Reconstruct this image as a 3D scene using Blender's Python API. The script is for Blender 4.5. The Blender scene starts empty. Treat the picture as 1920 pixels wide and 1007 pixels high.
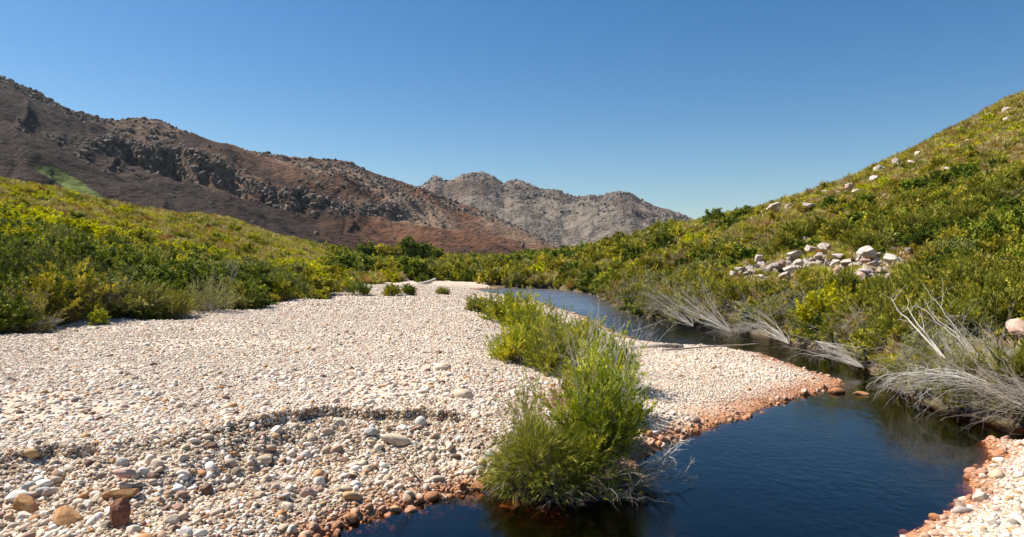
import bpy, bmesh, math, random
import numpy as np
from mathutils import Vector, Matrix, Euler

S = bpy.context.scene
COL = S.collection
PI = math.pi
HAZE = 2.8e-5
FPX, CX, HY, CH = 1300.0, 960.0, 490.0, 4.0      # focal length, centre column, horizon row (1920 px frame), eye height

# ------------------------------------------------------------------ camera, sky, sun
cd = bpy.data.cameras.new('camera')
cam = bpy.data.objects.new('camera', cd); COL.objects.link(cam)
cam.location = (0, 0, CH)
cam.rotation_euler = (math.radians(90) - math.atan(13.5 / FPX), 0, 0)
cd.sensor_width = 36; cd.lens = 36 * FPX / 1920
cd.clip_start = 0.1; cd.clip_end = 20000
S.camera = cam

SUN_AZ = math.radians(-72)        # azimuth from +Y, negative = to the left
SUN_EL = math.radians(51)
sdir = Vector((math.sin(SUN_AZ) * math.cos(SUN_EL), math.cos(SUN_AZ) * math.cos(SUN_EL), math.sin(SUN_EL)))
w = bpy.data.worlds.new('World'); S.world = w; w.use_nodes = True
nt = w.node_tree; nt.nodes.clear()
sk = nt.nodes.new('ShaderNodeTexSky'); sk.sky_type = 'NISHITA'; sk.sun_disc = False
sk.sun_elevation = SUN_EL; sk.sun_rotation = SUN_AZ
sk.altitude = 0; sk.air_density = 1.0; sk.dust_density = 0.4; sk.ozone_density = 2.0
bg = nt.nodes.new('ShaderNodeBackground'); bg.inputs[1].default_value = 0.055
ow = nt.nodes.new('ShaderNodeOutputWorld')
hsv = nt.nodes.new('ShaderNodeHueSaturation'); hsv.inputs['Saturation'].default_value = 1.40
nt.links.new(sk.outputs[0], hsv.inputs['Color']); nt.links.new(hsv.outputs[0], bg.inputs[0]); nt.links.new(bg.outputs[0], ow.inputs[0])
sl = bpy.data.lights.new('sun', 'SUN'); sl.energy = 4.7; sl.angle = math.radians(0.53); sl.color = (1, .94, .85)
so = bpy.data.objects.new('sun', sl); COL.objects.link(so)
so.rotation_euler = sdir.to_track_quat('Z', 'Y').to_euler()
so.location = (-40, 20, 60)
vs = S.view_settings
vs.view_transform = 'Standard'; vs.look = 'None'; vs.exposure = 1.05; vs.gamma = 1; vs.use_curve_mapping = False
S.cycles.max_bounces = 6; S.cycles.diffuse_bounces = 2; S.cycles.glossy_bounces = 3
S.cycles.transmission_bounces = 3; S.cycles.transparent_max_bounces = 6; S.cycles.volume_bounces = 0
S.cycles.caustics_reflective = False; S.cycles.caustics_refractive = False
try: S.cycles.use_denoising = True
except Exception: pass

# ------------------------------------------------------------------ helpers
def U(px): return (px - CX) / FPX
def depth_at(py, z=0.0): return (CH - z) * FPX / (py - HY)
def hsh(ix, iy, seed):
    h = (ix.astype(np.int64) * 374761393 + iy.astype(np.int64) * 668265263 + seed * 974634777) & 0x7fffffff
    h = ((h ^ (h >> 13)) * 1274126177) & 0x7fffffff
    h = (h ^ (h >> 16)) & 0xffff
    return h / 65535.0
def vn(x, y, seed=0):
    x = np.asarray(x, float); y = np.asarray(y, float)
    ix = np.floor(x); iy = np.floor(y); fx = x - ix; fy = y - iy
    fx = fx * fx * fx * (fx * (fx * 6 - 15) + 10); fy = fy * fy * fy * (fy * (fy * 6 - 15) + 10)
    a = hsh(ix, iy, seed); b = hsh(ix + 1, iy, seed); c = hsh(ix, iy + 1, seed); d = hsh(ix + 1, iy + 1, seed)
    return (a + (b - a) * fx) * (1 - fy) + (c + (d - c) * fx) * fy
def fbm(x, y, oct=4, seed=0, gain=.5):
    s = 0; a = 1; t = 0
    for i in range(oct):
        s = s + a * vn(x * 2 ** i + 17.3 * i, y * 2 ** i - 9.1 * i, seed + i); t += a; a *= gain
    return s / t
def ridged(x, y, oct=4, seed=0):
    s = 0; a = 1; t = 0
    for i in range(oct):
        s = s + a * (1 - np.abs(2 * vn(x * 2 ** i + 5.3 * i, y * 2 ** i + 3.1 * i, seed + i) - 1)); t += a; a *= .5
    return s / t
def sst(x, a, b):
    t = np.clip((x - a) / (b - a), 0, 1); return t * t * (3 - 2 * t)

def mesh_np(name, V, F, mats, smooth=True, mi=None, attrs=None):
    me = bpy.data.meshes.new(name)
    V = np.ascontiguousarray(V, dtype=np.float32); F = np.ascontiguousarray(F, dtype=np.int32)
    n = F.shape[1]
    me.vertices.add(len(V)); me.vertices.foreach_set('co', V.ravel())
    me.loops.add(F.size); me.loops.foreach_set('vertex_index', F.ravel())
    me.polygons.add(len(F)); me.polygons.foreach_set('loop_start', np.arange(0, F.size, n, dtype=np.int32))
    me.polygons.foreach_set('loop_total', np.full(len(F), n, dtype=np.int32))
    if mi is not None: me.polygons.foreach_set('material_index', np.ascontiguousarray(mi, dtype=np.int32))
    me.polygons.foreach_set('use_smooth', np.full(len(F), smooth, dtype=bool))
    for m in (mats if isinstance(mats, (list, tuple)) else [mats]): me.materials.append(m)
    for k, v in (attrs or {}).items():
        v = np.asarray(v, dtype=np.float32)
        if v.ndim == 1:
            a = me.attributes.new(k, 'FLOAT', 'POINT'); a.data.foreach_set('value', v)
        else:
            if v.shape[1] == 3: v = np.hstack([v, np.ones((len(v), 1), np.float32)])
            a = me.attributes.new(k, 'FLOAT_COLOR', 'POINT'); a.data.foreach_set('color', np.ascontiguousarray(v, dtype=np.float32).ravel())
    me.update(calc_edges=True)
    return me
def link(name, data, parent=None):
    o = bpy.data.objects.new(name, data); COL.objects.link(o)
    if parent: o.parent = parent
    return o
def tag(o, label=None, cat=None, group=None, kind=None):
    if label: o['label'] = label
    if cat: o['category'] = cat
    if group: o['group'] = group
    if kind: o['kind'] = kind
    return o

# ------------------------------------------------------------------ node helper
class NB:
    def __init__(s, name):
        s.m = bpy.data.materials.new(name); s.m.use_nodes = True
        s.t = s.m.node_tree; s.t.nodes.clear()
        s.out = s.n('OutputMaterial')
    def n(s, typ, **kw):
        x = s.t.nodes.new('ShaderNode' + typ)
        for k, v in kw.items():
            setattr(x, k, v)
        return x
    def l(s, a, b): s.t.links.new(a, b)
    def put(s, inp, v):
        if hasattr(v, 'is_output'): s.l(v, inp)
        elif v is not None: inp.default_value = v
    def math(s, op, a, b=None, clamp=False):
        x = s.n('Math', operation=op, use_clamp=clamp); s.put(x.inputs[0], a)
        if b is not None: s.put(x.inputs[1], b)
        return x.outputs[0]
    def mix(s, f, a, b, mode='MIX'):
        x = s.n('Mix', data_type='RGBA', blend_type=mode); s.put(x.inputs[0], f)
        s.put(x.inputs[6], (*a, 1) if isinstance(a, tuple) and len(a) == 3 else a)
        s.put(x.inputs[7], (*b, 1) if isinstance(b, tuple) and len(b) == 3 else b)
        return x.outputs[2]
    def noise(s, vec, scale, detail=3, rough=.55, dim='3D'):
        x = s.n('TexNoise'); s.put(x.inputs['Vector'], vec); x.inputs['Scale'].default_value = scale
        x.inputs['Detail'].default_value = detail; x.inputs['Roughness'].default_value = rough
        return x.outputs[0]
    def ramp(s, f, stops, interp='LINEAR'):
        x = s.n('ValToRGB'); cr = x.color_ramp; cr.interpolation = interp
        while len(cr.elements) > 1: cr.elements.remove(cr.elements[-1])
        cr.elements[0].position = stops[0][0]; cr.elements[0].color = (*stops[0][1], 1)
        for p, c in stops[1:]:
            e = cr.elements.new(p); e.color = (*c, 1)
        s.put(x.inputs[0], f); return x.outputs[0]
    def rng(s, v, a, b, c=0, d=1):
        x = s.n('MapRange'); s.put(x.inputs[0], v)
        for i, q in zip((1, 2, 3, 4), (a, b, c, d)): x.inputs[i].default_value = q
        return x.outputs[0]
    def bump(s, h, strength, dist, nrm=None):
        x = s.n('Bump'); x.inputs['Strength'].default_value = strength; x.inputs['Distance'].default_value = dist
        s.put(x.inputs['Height'], h)
        if nrm is not None: s.l(nrm, x.inputs['Normal'])
        return x.outputs[0]
    def prin(s, col, rough=.9, nrm=None, spec=.25):
        x = s.n('BsdfPrincipled'); s.put(x.inputs['Base Color'], (*col, 1) if isinstance(col, tuple) and len(col) == 3 else col)
        s.put(x.inputs['Roughness'], rough); x.inputs['Specular IOR Level'].default_value = spec
        if nrm is not None: s.l(nrm, x.inputs['Normal'])
        return x.outputs[0]
    def fin(s, sh): s.l(sh, s.out.inputs[0]); return s.m
    def pos(s): return s.n('NewGeometry').outputs['Position']
    def z(s):
        x = s.n('SeparateXYZ'); s.l(s.pos(), x.inputs[0]); return x.outputs[2]
    def rnd(s): return s.n('ObjectInfo').outputs['Random']
    def attr(s, nm, k='Fac'): return s.n('Attribute', attribute_name=nm).outputs[k]

PEB = [(0, (.66, .56, .45)), (.13, (.76, .69, .60)), (.25, (.58, .42, .32)), (.33, (.78, .74, .68)), (.45, (.67, .55, .43)),
       (.53, (.30, .26, .22)), (.575, (.72, .63, .53)), (.66, (.60, .32, .15)), (.70, (.70, .60, .50)), (.79, (.48, .32, .27)),
       (.84, (.76, .70, .62)), (.92, (.64, .46, .26)), (.95, (.22, .13, .10))]
def stain(b, col, k=1.0):
    # tannin stain that coats every stone up to a hand above the water line
    n = b.noise(b.pos(), 2.2, 2)
    zz = b.math('ADD', b.z(), b.math('MULTIPLY', b.math('SUBTRACT', n, .5), .16))
    f = b.rng(zz, .07, .22, .9 * k, 0)
    f = b.math('MULTIPLY', f, b.rng(b.math('FRACT', b.math('MULTIPLY', b.rnd(), 13.7)), .75, 1, 1, .25))
    st = b.mix(b.rnd(), (.25, .085, .035), (.44, .20, .085))
    return b.mix(f, col, st)
PEB = [(p, tuple(q * k for q, k in zip(c, (.87, .87, .845)))) for p, c in PEB]
PEB2 = [(p, tuple(q * k for q, k in zip(c, (.84, .78, .70)))) for p, c in PEB]
PEB2[3] = (.33, (.76, .72, .66)); PEB2[6] = (.575, (.66, .58, .48))
def mat_pebble(name='pebble_stone', pal=PEB):
    b = NB(name)
    c = b.ramp(b.rnd(), pal, 'CONSTANT')
    n = b.noise(b.pos(), 14, 4)
    c = b.mix(b.math('MULTIPLY', n, .5), c, b.mix(1, c, (.62, .52, .44), 'MULTIPLY'))
    c = stain(b, c)
    nr = b.bump(b.noise(b.pos(), 45, 3), .35, .01)
    return b.fin(b.prin(c, .8, nr, .3))
def mat_stone(name, c1, c2, sc=6, bs=.5, stn=True, dist=.02):
    b = NB(name)
    tc = b.n('TexCoord').outputs['Object']
    n = b.noise(tc, sc, 5, .6)
    c = b.mix(b.rng(n, .35, .65), c1, c2)
    c = b.mix(b.rng(b.rnd(), 0, 1, 0, .35), c, b.mix(1, c, (.6, .5, .42), 'MULTIPLY'))
    if stn: c = stain(b, c, .9)
    nr = b.bump(b.noise(tc, sc * 3, 6, .65), bs, dist)
    return b.fin(b.prin(c, .85, nr, .25))
def mat_ground():
    b = NB('ground_soil_and_gravel')
    p = b.pos(); g = b.attr('gravel'); hc = b.n('Attribute', attribute_name='hill').outputs['Color']
    v = b.n('TexVoronoi'); b.l(p, v.inputs['Vector']); v.inputs['Scale'].default_value = 11
    v.inputs['Randomness'].default_value = 1
    sx = b.n('SeparateColor'); b.l(v.outputs['Color'], sx.inputs[0])
    pc = b.ramp(sx.outputs[0], PEB, 'CONSTANT')
    edge = b.rng(v.outputs['Distance'], .02, .055, 1, 0)
    v2 = b.n('TexVoronoi'); b.l(p, v2.inputs['Vector']); v2.inputs['Scale'].default_value = 34
    s2 = b.n('SeparateColor'); b.l(v2.outputs['Color'], s2.inputs[0])
    fine = b.ramp(s2.outputs[1], PEB, 'CONSTANT')
    sand = b.mix(.55, (.42, .33, .245), fine)
    gc = b.mix(b.rng(v.outputs['Distance'], .30, .5, 1, .35), sand, pc)
    gc = b.mix(b.math('MULTIPLY', b.noise(p, .35, 4), .35), gc, b.mix(1, gc, (.80, .66, .56), 'MULTIPLY'))
    gc = b.mix(b.attr('bank_shade'), gc, b.mix(b.noise(p, 6, 4), (.12, .085, .055), (.24, .18, .125)))
    gc = stain(b, gc)
    # hill soil
    n1 = b.noise(p, 1.3, 5, .65)
    so_ = b.mix(b.rng(n1, .35, .7), hc, b.mix(1, hc, (.45, .5, .35), 'MULTIPLY'))
    so_ = b.mix(b.rng(b.noise(p, 9, 4), .52, .75, 0, .6), so_, (.20, .16, .10))
    c = b.mix(g, so_, gc)
    h = b.math('ADD', b.math('MULTIPLY', v.outputs['Distance'], -1.0), b.math('MULTIPLY', v2.outputs['Distance'], -.35))
    h = b.math('ADD', h, b.math('MULTIPLY', b.noise(p, 5, 5), .8))
    nr = b.bump(h, .8, .06)
    return b.fin(b.prin(c, .95, nr, .15))
def mat_water():
    b = NB('river_water')
    tc = b.pos()
    mp = b.n('Mapping'); b.l(tc, mp.inputs[0]); mp.inputs['Scale'].default_value = (1, .75, 1)
    n1 = b.noise(mp.outputs[0], 5.5, 3, .6); n2 = b.noise(mp.outputs[0], .8, 3, .55)
    ripple = b.math('ADD', b.math('MULTIPLY', n1, b.rng(b.noise(tc, .25, 2), .35, .7, .3, 1.2)), b.math('MULTIPLY', n2, 1.3))
    sy = b.n('SeparateXYZ'); b.l(tc, sy.inputs[0])
    ripple = b.math('MULTIPLY', ripple, b.rng(sy.outputs[1], 24, 60, 1, 14))
    nr = b.bump(ripple, .28, .035)
    fr = b.n('Fresnel'); fr.inputs[0].default_value = 1.333; b.l(nr, fr.inputs['Normal'])
    gl = b.n('BsdfGlossy'); gl.inputs['Roughness'].default_value = .03; b.l(nr, gl.inputs['Normal'])
    b.put(gl.inputs['Roughness'], b.rng(sy.outputs[1], 22, 60, .03, .28)); gl.inputs['Color'].default_value = (1, 1, 1, 1)
    tr = b.n('BsdfTransparent'); tr.inputs[0].default_value = (.93, .86, .78, 1)
    mx = b.n('MixShader'); b.l(fr.outputs[0], mx.inputs[0]); b.l(tr.outputs[0], mx.inputs[1]); b.l(gl.outputs[0], mx.inputs[2])
    va = b.n('VolumeAbsorption'); va.inputs[0].default_value = (.46, .26, .11, 1); va.inputs[1].default_value = 7.5
    b.l(va.outputs[0], b.out.inputs[1])
    return b.fin(mx.outputs[0])
def mat_leaf(name, c1, c2, tip=None, trans=.18, rough=.6, yel=0.0):
    b = NB(name)
    r = b.rnd(); t = b.attr('tint')
    c = b.mix(t, c1, c2)
    if tip: c = b.mix(b.rng(t, .80, .95, 0, 1), c, tip)
    hs = b.n('HueSaturation'); b.l(c, hs.inputs['Color'])
    b.put(hs.inputs['Hue'], b.rng(b.math('FRACT', b.math('MULTIPLY', r, 7.3)), 0, 1, .492, .512)); b.put(hs.inputs['Value'], b.rng(r, 0, 1, 1.55, 1.0))
    b.put(hs.inputs['Saturation'], 1.0)
    c = hs.outputs[0]
    pr = b.prin(c, rough, None, .18)
    tl = b.n('BsdfTranslucent'); b.l(b.mix(1, c, (1.0, 1.0, .35), 'MULTIPLY'), tl.inputs[0])
    mx = b.n('MixShader'); mx.inputs[0].default_value = trans
    b.l(pr, mx.inputs[1]); b.l(tl.outputs[0], mx.inputs[2])
    return b.fin(mx.outputs[0])
def mat_wood(name, c1, c2):
    b = NB(name); tc = b.n('TexCoord').outputs['Object']
    n = b.noise(tc, 9, 4)
    c = b.mix(n, c1, c2)
    return b.fin(b.prin(c, .85, b.bump(b.noise(tc, 60, 3), .3, .01), .2))
def mat_rockland(name, sc):
    b = NB(name); p = b.pos(); hc = b.n('Attribute', attribute_name='hill').outputs['Color']
    n = b.noise(p, sc, 8, .7)
    v = b.n('TexVoronoi'); b.l(p, v.inputs['Vector']); v.inputs['Scale'].default_value = sc * 3.0
    c = b.mix(b.rng(n, .35, .68), b.mix(1, hc, (.6, .56, .52), 'MULTIPLY'), b.mix(1, hc, (1.3, 1.28, 1.25), 'MULTIPLY'))
    # loose pale stones and dark scorched scrub dotted over the slope
    v3 = b.n('TexVoronoi'); b.l(p, v3.inputs['Vector']); v3.inputs['Scale'].default_value = .33
    c = b.mix(b.rng(v3.outputs['Distance'], .10, .22, .4, 0), c, (.22, .17, .13))
    v4 = b.n('TexVoronoi'); b.l(b.math('ADD', 0, 0) if False else p, v4.inputs['Vector']); v4.inputs['Scale'].default_value = .21
    c = b.mix(b.rng(v4.outputs['Distance'], .10, .28, .75, 0), c, (.03, .026, .02))
    h = b.math('ADD', n, b.math('MULTIPLY', v.outputs['Distance'], -.4))
    return b.fin(b.prin(c, .95, b.bump(h, .9, .35 / sc), .1))

M = {}
M['peb'] = mat_pebble(); M['shin'] = mat_pebble('bank_shingle_stone', PEB2)
M['ground'] = mat_ground()
M['water'] = mat_water()
M['wood'] = mat_wood('grey_twig_bark', (.22, .18, .14), (.38, .33, .27))
M['dead'] = mat_wood('bleached_dead_wood', (.26, .23, .19), (.50, .46, .40))
M['pale'] = mat_wood('silvery_dead_wood', (.42, .39, .34), (.66, .62, .56))
M['bark'] = mat_wood('dark_bark', (.07, .05, .035), (.15, .12, .09))
M['lgreen'] = mat_leaf('leaf_broad_green', (.050, .075, .006), (.155, .19, .012), (.32, .34, .03))
M['lgrey'] = mat_leaf('leaf_grey_green', (.15, .15, .035), (.29, .28, .08), (.38, .36, .14))
M['lbright'] = mat_leaf('leaf_bright_green', (.14, .17, .007), (.36, .37, .016), (.60, .52, .05))
M['lyellow'] = mat_leaf('leaf_yellow_green', (.36, .35, .005), (.56, .52, .007), (.66, .60, .010))
M['lolive'] = mat_leaf('leaf_olive', (.17, .16, .012), (.37, .335, .024), (.50, .41, .06))
M['lrust'] = mat_leaf('leaf_rust', (.22, .125, .04), (.36, .22, .07), (.46, .30, .10))
M['straw'] = mat_leaf('straw_grass', (.28, .22, .09), (.42, .34, .16), (.5, .42, .22))
M['lreed'] = mat_leaf('leaf_reed', (.11, .12, .008), (.25, .25, .018), (.42, .35, .07))
M['white'] = mat_stone('pale_stone', (.62, .57, .50), (.74, .70, .64))
M['boul'] = mat_stone('hillside_boulder_stone', (.38, .31, .26), (.66, .58, .51), 2.6, .9, False, .12)
M['pink'] = mat_stone('pinkish_stone', (.44, .27, .21), (.60, .43, .35), 3, .5, False, .05)
M['orange'] = mat_stone('orange_brown_stone', (.34, .16, .06), (.52, .30, .14), 5, .7)
M['redb'] = mat_stone('red_brown_stone', (.16, .06, .035), (.30, .13, .075), 7, .9)
M['grey'] = mat_stone('grey_stone', (.34, .33, .31), (.50, .48, .45))
M['tan'] = mat_stone('tan_stone', (.50, .40, .28), (.64, .54, .42))
M['crag'] = mat_stone('mountain_crag_rock', (.075, .058, .045), (.215, .168, .128), .25, .9, False, .6)
M['crag2'] = mat_stone('pale_mountain_rock', (.13, .113, .095), (.245, .212, .18), .25, .9, False, .6)
M['mtn'] = mat_rockland('burnt_mountain_slope', .06)
M['mtn2'] = mat_rockland('grey_mountain_slope', .05)

# ------------------------------------------------------------------ river outline and land function
shore_px = [(300, 1500), (420, 1200), (500, 1060), (590, 1007), (650, 985), (720, 965), (800, 940), (850, 925), (940, 918), (960, 938), (1060, 947),
            (1160, 940), (1195, 905), (1200, 865), (1215, 848), (1260, 825), (1330, 804), (1400, 779), (1470, 753), (1520, 738), (1585, 721),
            (1540, 704), (1495, 690), (1436, 668), (1368, 655), (1280, 650), (1190, 640), (1150, 622), (1110, 600), (1060, 583),
            (1000, 566), (950, 556), (900, 549), (880, 543.5), (940, 540), (1040, 542), (1100, 549), (1135, 562), (1160, 578),
            (1200, 595), (1285, 609), (1410, 625), (1512, 647), (1598, 672), (1660, 709), (1712, 742), (1780, 768), (1860, 788), (1920, 800),
            (2000, 806), (2060, 815), (2000, 835), (1920, 834), (1850, 827), (1867, 850), (1852, 880), (1830, 900), (1825, 925),
            (1790, 955), (1740, 985), (1700, 1015), (1600, 1200), (1450, 1500)]
SP = np.array([(U(px) * depth_at(py), depth_at(py)) for px, py in shore_px])
def water_sd(x, y):                      # signed distance to the shore, positive on land
    x = np.asarray(x, float); y = np.asarray(y, float)
    best = np.full(x.shape, 1e9); ins = np.zeros(x.shape, bool)
    for i in range(len(SP)):
        ax, ay = SP[i - 1]; bx, by = SP[i]
        dx, dy = bx - ax, by - ay
        t = np.clip(((x - ax) * dx + (y - ay) * dy) / (dx * dx + dy * dy), 0, 1)
        best = np.minimum(best, (x - ax - t * dx) ** 2 + (y - ay - t * dy) ** 2)
        if dy != 0:
            c = ((ay > y) != (by > y)) & (x < (bx - ax) * (y - ay) / dy + ax)
            ins ^= c
    d = np.sqrt(best)
    return np.where(ins, -d, d)
RB = sorted([(depth_at(py), U(px)) for px, py in shore_px[34:50]])     # right bank: depth -> u
RBd = np.array([r[0] for r in RB]); RBu = np.array([r[1] for r in RB])
cols = {
 -1500: [(5, .9), (20, 1), (23, .6), (27, 2.5), (60, 12), (115, 26), (300, 34)],
 -400: [(5, .9), (24, 1), (27, .6), (30, 2.0), (45, 5), (70, 10), (110, 20), (180, 24), (400, 12)],
 0: [(5, .9), (28.3, 1), (30.5, .45), (34, 1.7), (50, 4.0), (75, 8.3), (115, 16.6), (180, 18), (350, 8)],
 250: [(5, 1), (34.5, 1), (37, .4), (42, 1.5), (60, 2.9), (85, 6.2), (125, 12.5), (180, 12), (350, 6)],
 430: [(5, 1), (43, 1), (46, .5), (52, 1.4), (75, 2.9), (110, 7), (150, 12.6), (200, 12), (350, 6)],
 580: [(5, 1), (56, 1), (59, .6), (64, 1.1), (85, 1.6), (130, 3.9), (180, 7.6), (250, 7), (400, 5)],
 700: [(5, 1), (60, 1), (110, 1.0), (130, 1.1), (200, 1.3), (260, 2.0), (400, 4)],
 820: [(5, 1), (60, 1), (110, 1), (160, 1.2), (260, 1.6), (400, 4)],
 900: [(5, 1), (45, .9), (60, .7), (90, .35), (104, .25), (115, .5), (150, 1.2), (300, 2), (400, 4)],
 980: [(5, .9), (14, .9), (25, .65), (40, .3), (90, .15), (110, .8), (150, 2.0), (300, 3)],
 1060: [(5, .6), (14, .6), (20, .6), (32, .25), (90, .15), (98, .7), (130, 2.6), (160, 4.2), (300, 5)],
 1150: [(5, .5), (15, .45), (28, .35), (45, .15), (60, .3), (70, 1.0), (90, 2.5), (130, 5.0), (200, 5), (400, 5)],
 1290: [(5, .5), (15, .4), (40, .4), (43, .8), (50, 1.2), (62, 2.7), (85, 5.4), (120, 9.2), (180, 10), (400, 8)],
 1560: [(5, .5), (20, .4), (28, .35), (30, .9), (38, 1.7), (50, 3.7), (75, 7.0), (115, 15.4), (180, 17), (400, 14)],
 1920: [(5, .5), (15, .4), (17, .5), (22, .8), (30, 1.5), (42, 3.5), (58, 7.3), (80, 14.5), (110, 27.0), (130, 35), (200, 44), (400, 40)],
 2400: [(5, .5), (12, .6), (18, 1.2), (30, 5), (42, 9), (60, 17), (80, 27), (120, 45), (200, 60)],
 3300: [(5, .8), (12, 2), (18, 5), (30, 10), (42, 16), (60, 26), (80, 38), (120, 60), (200, 80)],
}
NU, ND = 420, 420
UG = np.linspace(-1.75, 1.75, NU); LD = np.linspace(math.log(4), math.log(4000), ND)
ck = sorted(cols); cu = np.array([U(k) for k in ck])
CT = np.array([np.interp(LD, [math.log(a) for a, b in cols[k]], [b for a, b in cols[k]]) for k in ck])   # col x depth
BG = np.empty((NU, ND))
for j in range(ND): BG[:, j] = np.interp(UG, cu, CT[:, j])
for _ in range(14):
    BG[1:-1] = .25 * BG[:-2] + .5 * BG[1:-1] + .25 * BG[2:]
for _ in range(2):
    BG[:, 1:-1] = .25 * BG[:, :-2] + .5 * BG[:, 1:-1] + .25 * BG[:, 2:]
def base_z(x, y):
    y = np.maximum(y, 4.001); u = np.clip(x / y, -1.749, 1.749)
    fu = (u - UG[0]) / (UG[1] - UG[0]); fd = (np.log(np.minimum(y, 3990)) - LD[0]) / (LD[1] - LD[0])
    i = np.clip(fu.astype(int), 0, NU - 2); j = np.clip(fd.astype(int), 0, ND - 2); a = fu - i; c = fd - j
    return (BG[i, j] * (1 - a) + BG[i + 1, j] * a) * (1 - c) + (BG[i, j + 1] * (1 - a) + BG[i + 1, j + 1] * a) * c
EU = np.array([U(p) for p in (-1500, 0, 250, 430, 580, 640, 720, 800, 900)]); ED = np.array([20, 28.8, 35, 43.5, 57, 72, 95, 110, 116.])
SU = np.array([U(p) for p in (-1500, 0, 200, 300, 450, 640, 800, 900, 960)]); SD = np.array([10.6, 11.35, 11.5, 12.1, 13.3, 14.5, 14.4, 13.9, 13.2])
def is_right(x, y):
    u = x / np.maximum(y, 1)
    return ((y > 15.3) & (u > np.interp(y, RBd, RBu) - .018)) | (y > 118)
def gravel_mask(x, y):
    u = x / np.maximum(y, 1)
    e = np.interp(u, EU, ED) * (1 + .06 * (vn(x * .25, y * .25, 5) - .5))
    left = sst(e - y, -.6, .8)
    r = is_right(x, y)
    isl = sst(1 - (((x - .95) / 1.5) ** 2 + ((y - 12.1) / .72) ** 2), -.15, .25)
    return np.where(r, 0.0, left * (1 - isl))
def land(x, y, sd=None):
    x = np.asarray(x, float); y = np.asarray(y, float)
    if sd is None: sd = water_sd(x, y)
    sd = sd + (fbm(x * 1.1, y * 1.1, 3, 31) - .5) * np.clip(.02 * y, .12, 1.2)
    u = x / np.maximum(y, 1)
    z = base_z(x, y)
    g = gravel_mask(x, y)
    # undulation
    z = z + (fbm(x * .12, y * .12, 3, 3) - .5) * np.where(g > .5, .30, .6 + .012 * np.clip(y - 30, 0, 120)) \
          + (fbm(x * .7, y * .7, 3, 9) - .5) * np.where(g > .5, .10, .5)
    # eroded scarp at the near edge of the bar
    ys = np.interp(u, SU, SD) + (fbm(x * .9, y * .2 + 4, 4, 12, .6) - .5) * 1.2
    s = ys - y; sl_ = fbm(x * .8 + 3, y * .3, 3, 14)
    drop = (.10 + .12 * sst(sl_, .35, .62)) * sst(s, 0, .14 + .2 * sst(1 - sl_, .4, .62)) + .50 * sst(s, .08, 1.9)
    m = sst(-u, -.06, .02)
    z = z - drop * m * np.where(y < 20, 1, 0)
    # slope of the shore
    spit = sst(u, .10, .2) * (y < 60) * (~is_right(x, y))
    sl = .55 * (1 - spit) + .16 * spit
    sl = np.where(is_right(x, y), .9, sl); sl = np.where((y > 40) & ~is_right(x, y), .3, sl)
    sl = np.where(spit * (y < 17) > .5, .32, sl); sl = np.where((u > .45) & (y < 15.3), .34, sl)
    shore = sd * sl + .04
    k = .12
    zz = -np.log(np.exp(-np.clip(z, -5, 90) / k) + np.exp(-np.clip(shore, -5, 90) / k) + 1e-300) * k
    zz = np.where(z - shore > 2.5, shore, np.where(shore - z > 2.5, z, zz))
    bed = np.maximum(-2.0, sd * .75)
    return np.where(sd > 0, zz, np.minimum(bed, .04 + sd * .75))

def gz(x, y): return float(land(np.array([x]), np.array([y]))[0])

# ------------------------------------------------------------------ ground sheet
nu, nd = 900, 760
us = np.linspace(-1.7, 1.7, nu); us = us * (.55 + .45 * np.abs(us) / 1.7) / 1.0
dd = np.concatenate([np.exp(np.linspace(math.log(4.2), math.log(420), nd - 30)), np.exp(np.linspace(math.log(440), math.log(3200), 30))])
UU, DD = np.meshgrid(us, dd, indexing='ij')
X = (UU * DD).ravel(); Y = DD.ravel()
Z = land(X, Y)
Z = np.where(Y > 420, np.minimum(Z, 12), Z)
G = gravel_mask(X, Y)
u_ = X / Y
ys_ = np.interp(u_, SU, SD) + (fbm(X * .9, Y * .2 + 4, 4, 12, .6) - .5) * 1.2
BANK_SHADE = sst(-u_, -.06, .02) * (.95 * sst(ys_ - Y, -.03, .03) * (1 - sst(ys_ - Y, .25, .45)) + .55 * sst(ys_ - Y, .2, .5) * sst(fbm(X * .8, Y * .8, 3, 90), .35, .6)) * (Y < 20)  # shade of the scarp and bank, painted into the ground as dark brown soil
hn = fbm(X * .05, Y * .05, 3, 40)[:, None]
hn = sst(hn, .35, .65); hill = np.array([.20, .165, .04]) * (1 - hn) + np.array([.30, .22, .10]) * hn
nearbank = ((1 - sst(Z + (fbm(X * .3, Y * .3, 3, 44) - .5) * 2, .8, 2.2)) * (Y < 110))[:, None]
hill = nearbank * np.array([.16, .115, .075]) + (1 - nearbank) * hill
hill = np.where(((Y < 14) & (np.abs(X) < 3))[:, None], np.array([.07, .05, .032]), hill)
idx = np.arange(nu * nd).reshape(nu, nd)
F = np.stack([idx[:-1, :-1], idx[1:, :-1], idx[1:, 1:], idx[:-1, 1:]], -1).reshape(-1, 4)
me = mesh_np('ground', np.stack([X, Y, Z], 1), F, M['ground'], True, attrs={'gravel': G, 'hill': hill, 'bank_shade': BANK_SHADE})
ground = tag(link('ground', me), kind='structure')

# horizon of the land seen from the camera, to know what shows
ZG = Z.reshape(nu, nd); EL = (ZG - CH) / DD
CM = np.maximum.accumulate(EL, axis=1)
def horizon(x, y):
    u = x / y
    i = np.clip(np.searchsorted(us, u), 0, nu - 1); j = np.clip(np.searchsorted(dd, y) - 2, 0, nd - 1)
    return CM[i, j]

# water sheet: fine rows so that it follows the river only
wx = [-14, 60]; 
wv = np.array([(-14, 4.2, 0), (30, 4.2, 0), (60, 125, 0), (-14, 125, 0)], float)
me = mesh_np('river_water', wv, np.array([[0, 1, 2, 3]]), M['water'], False)
tag(link('water', me), kind='structure')

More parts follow.
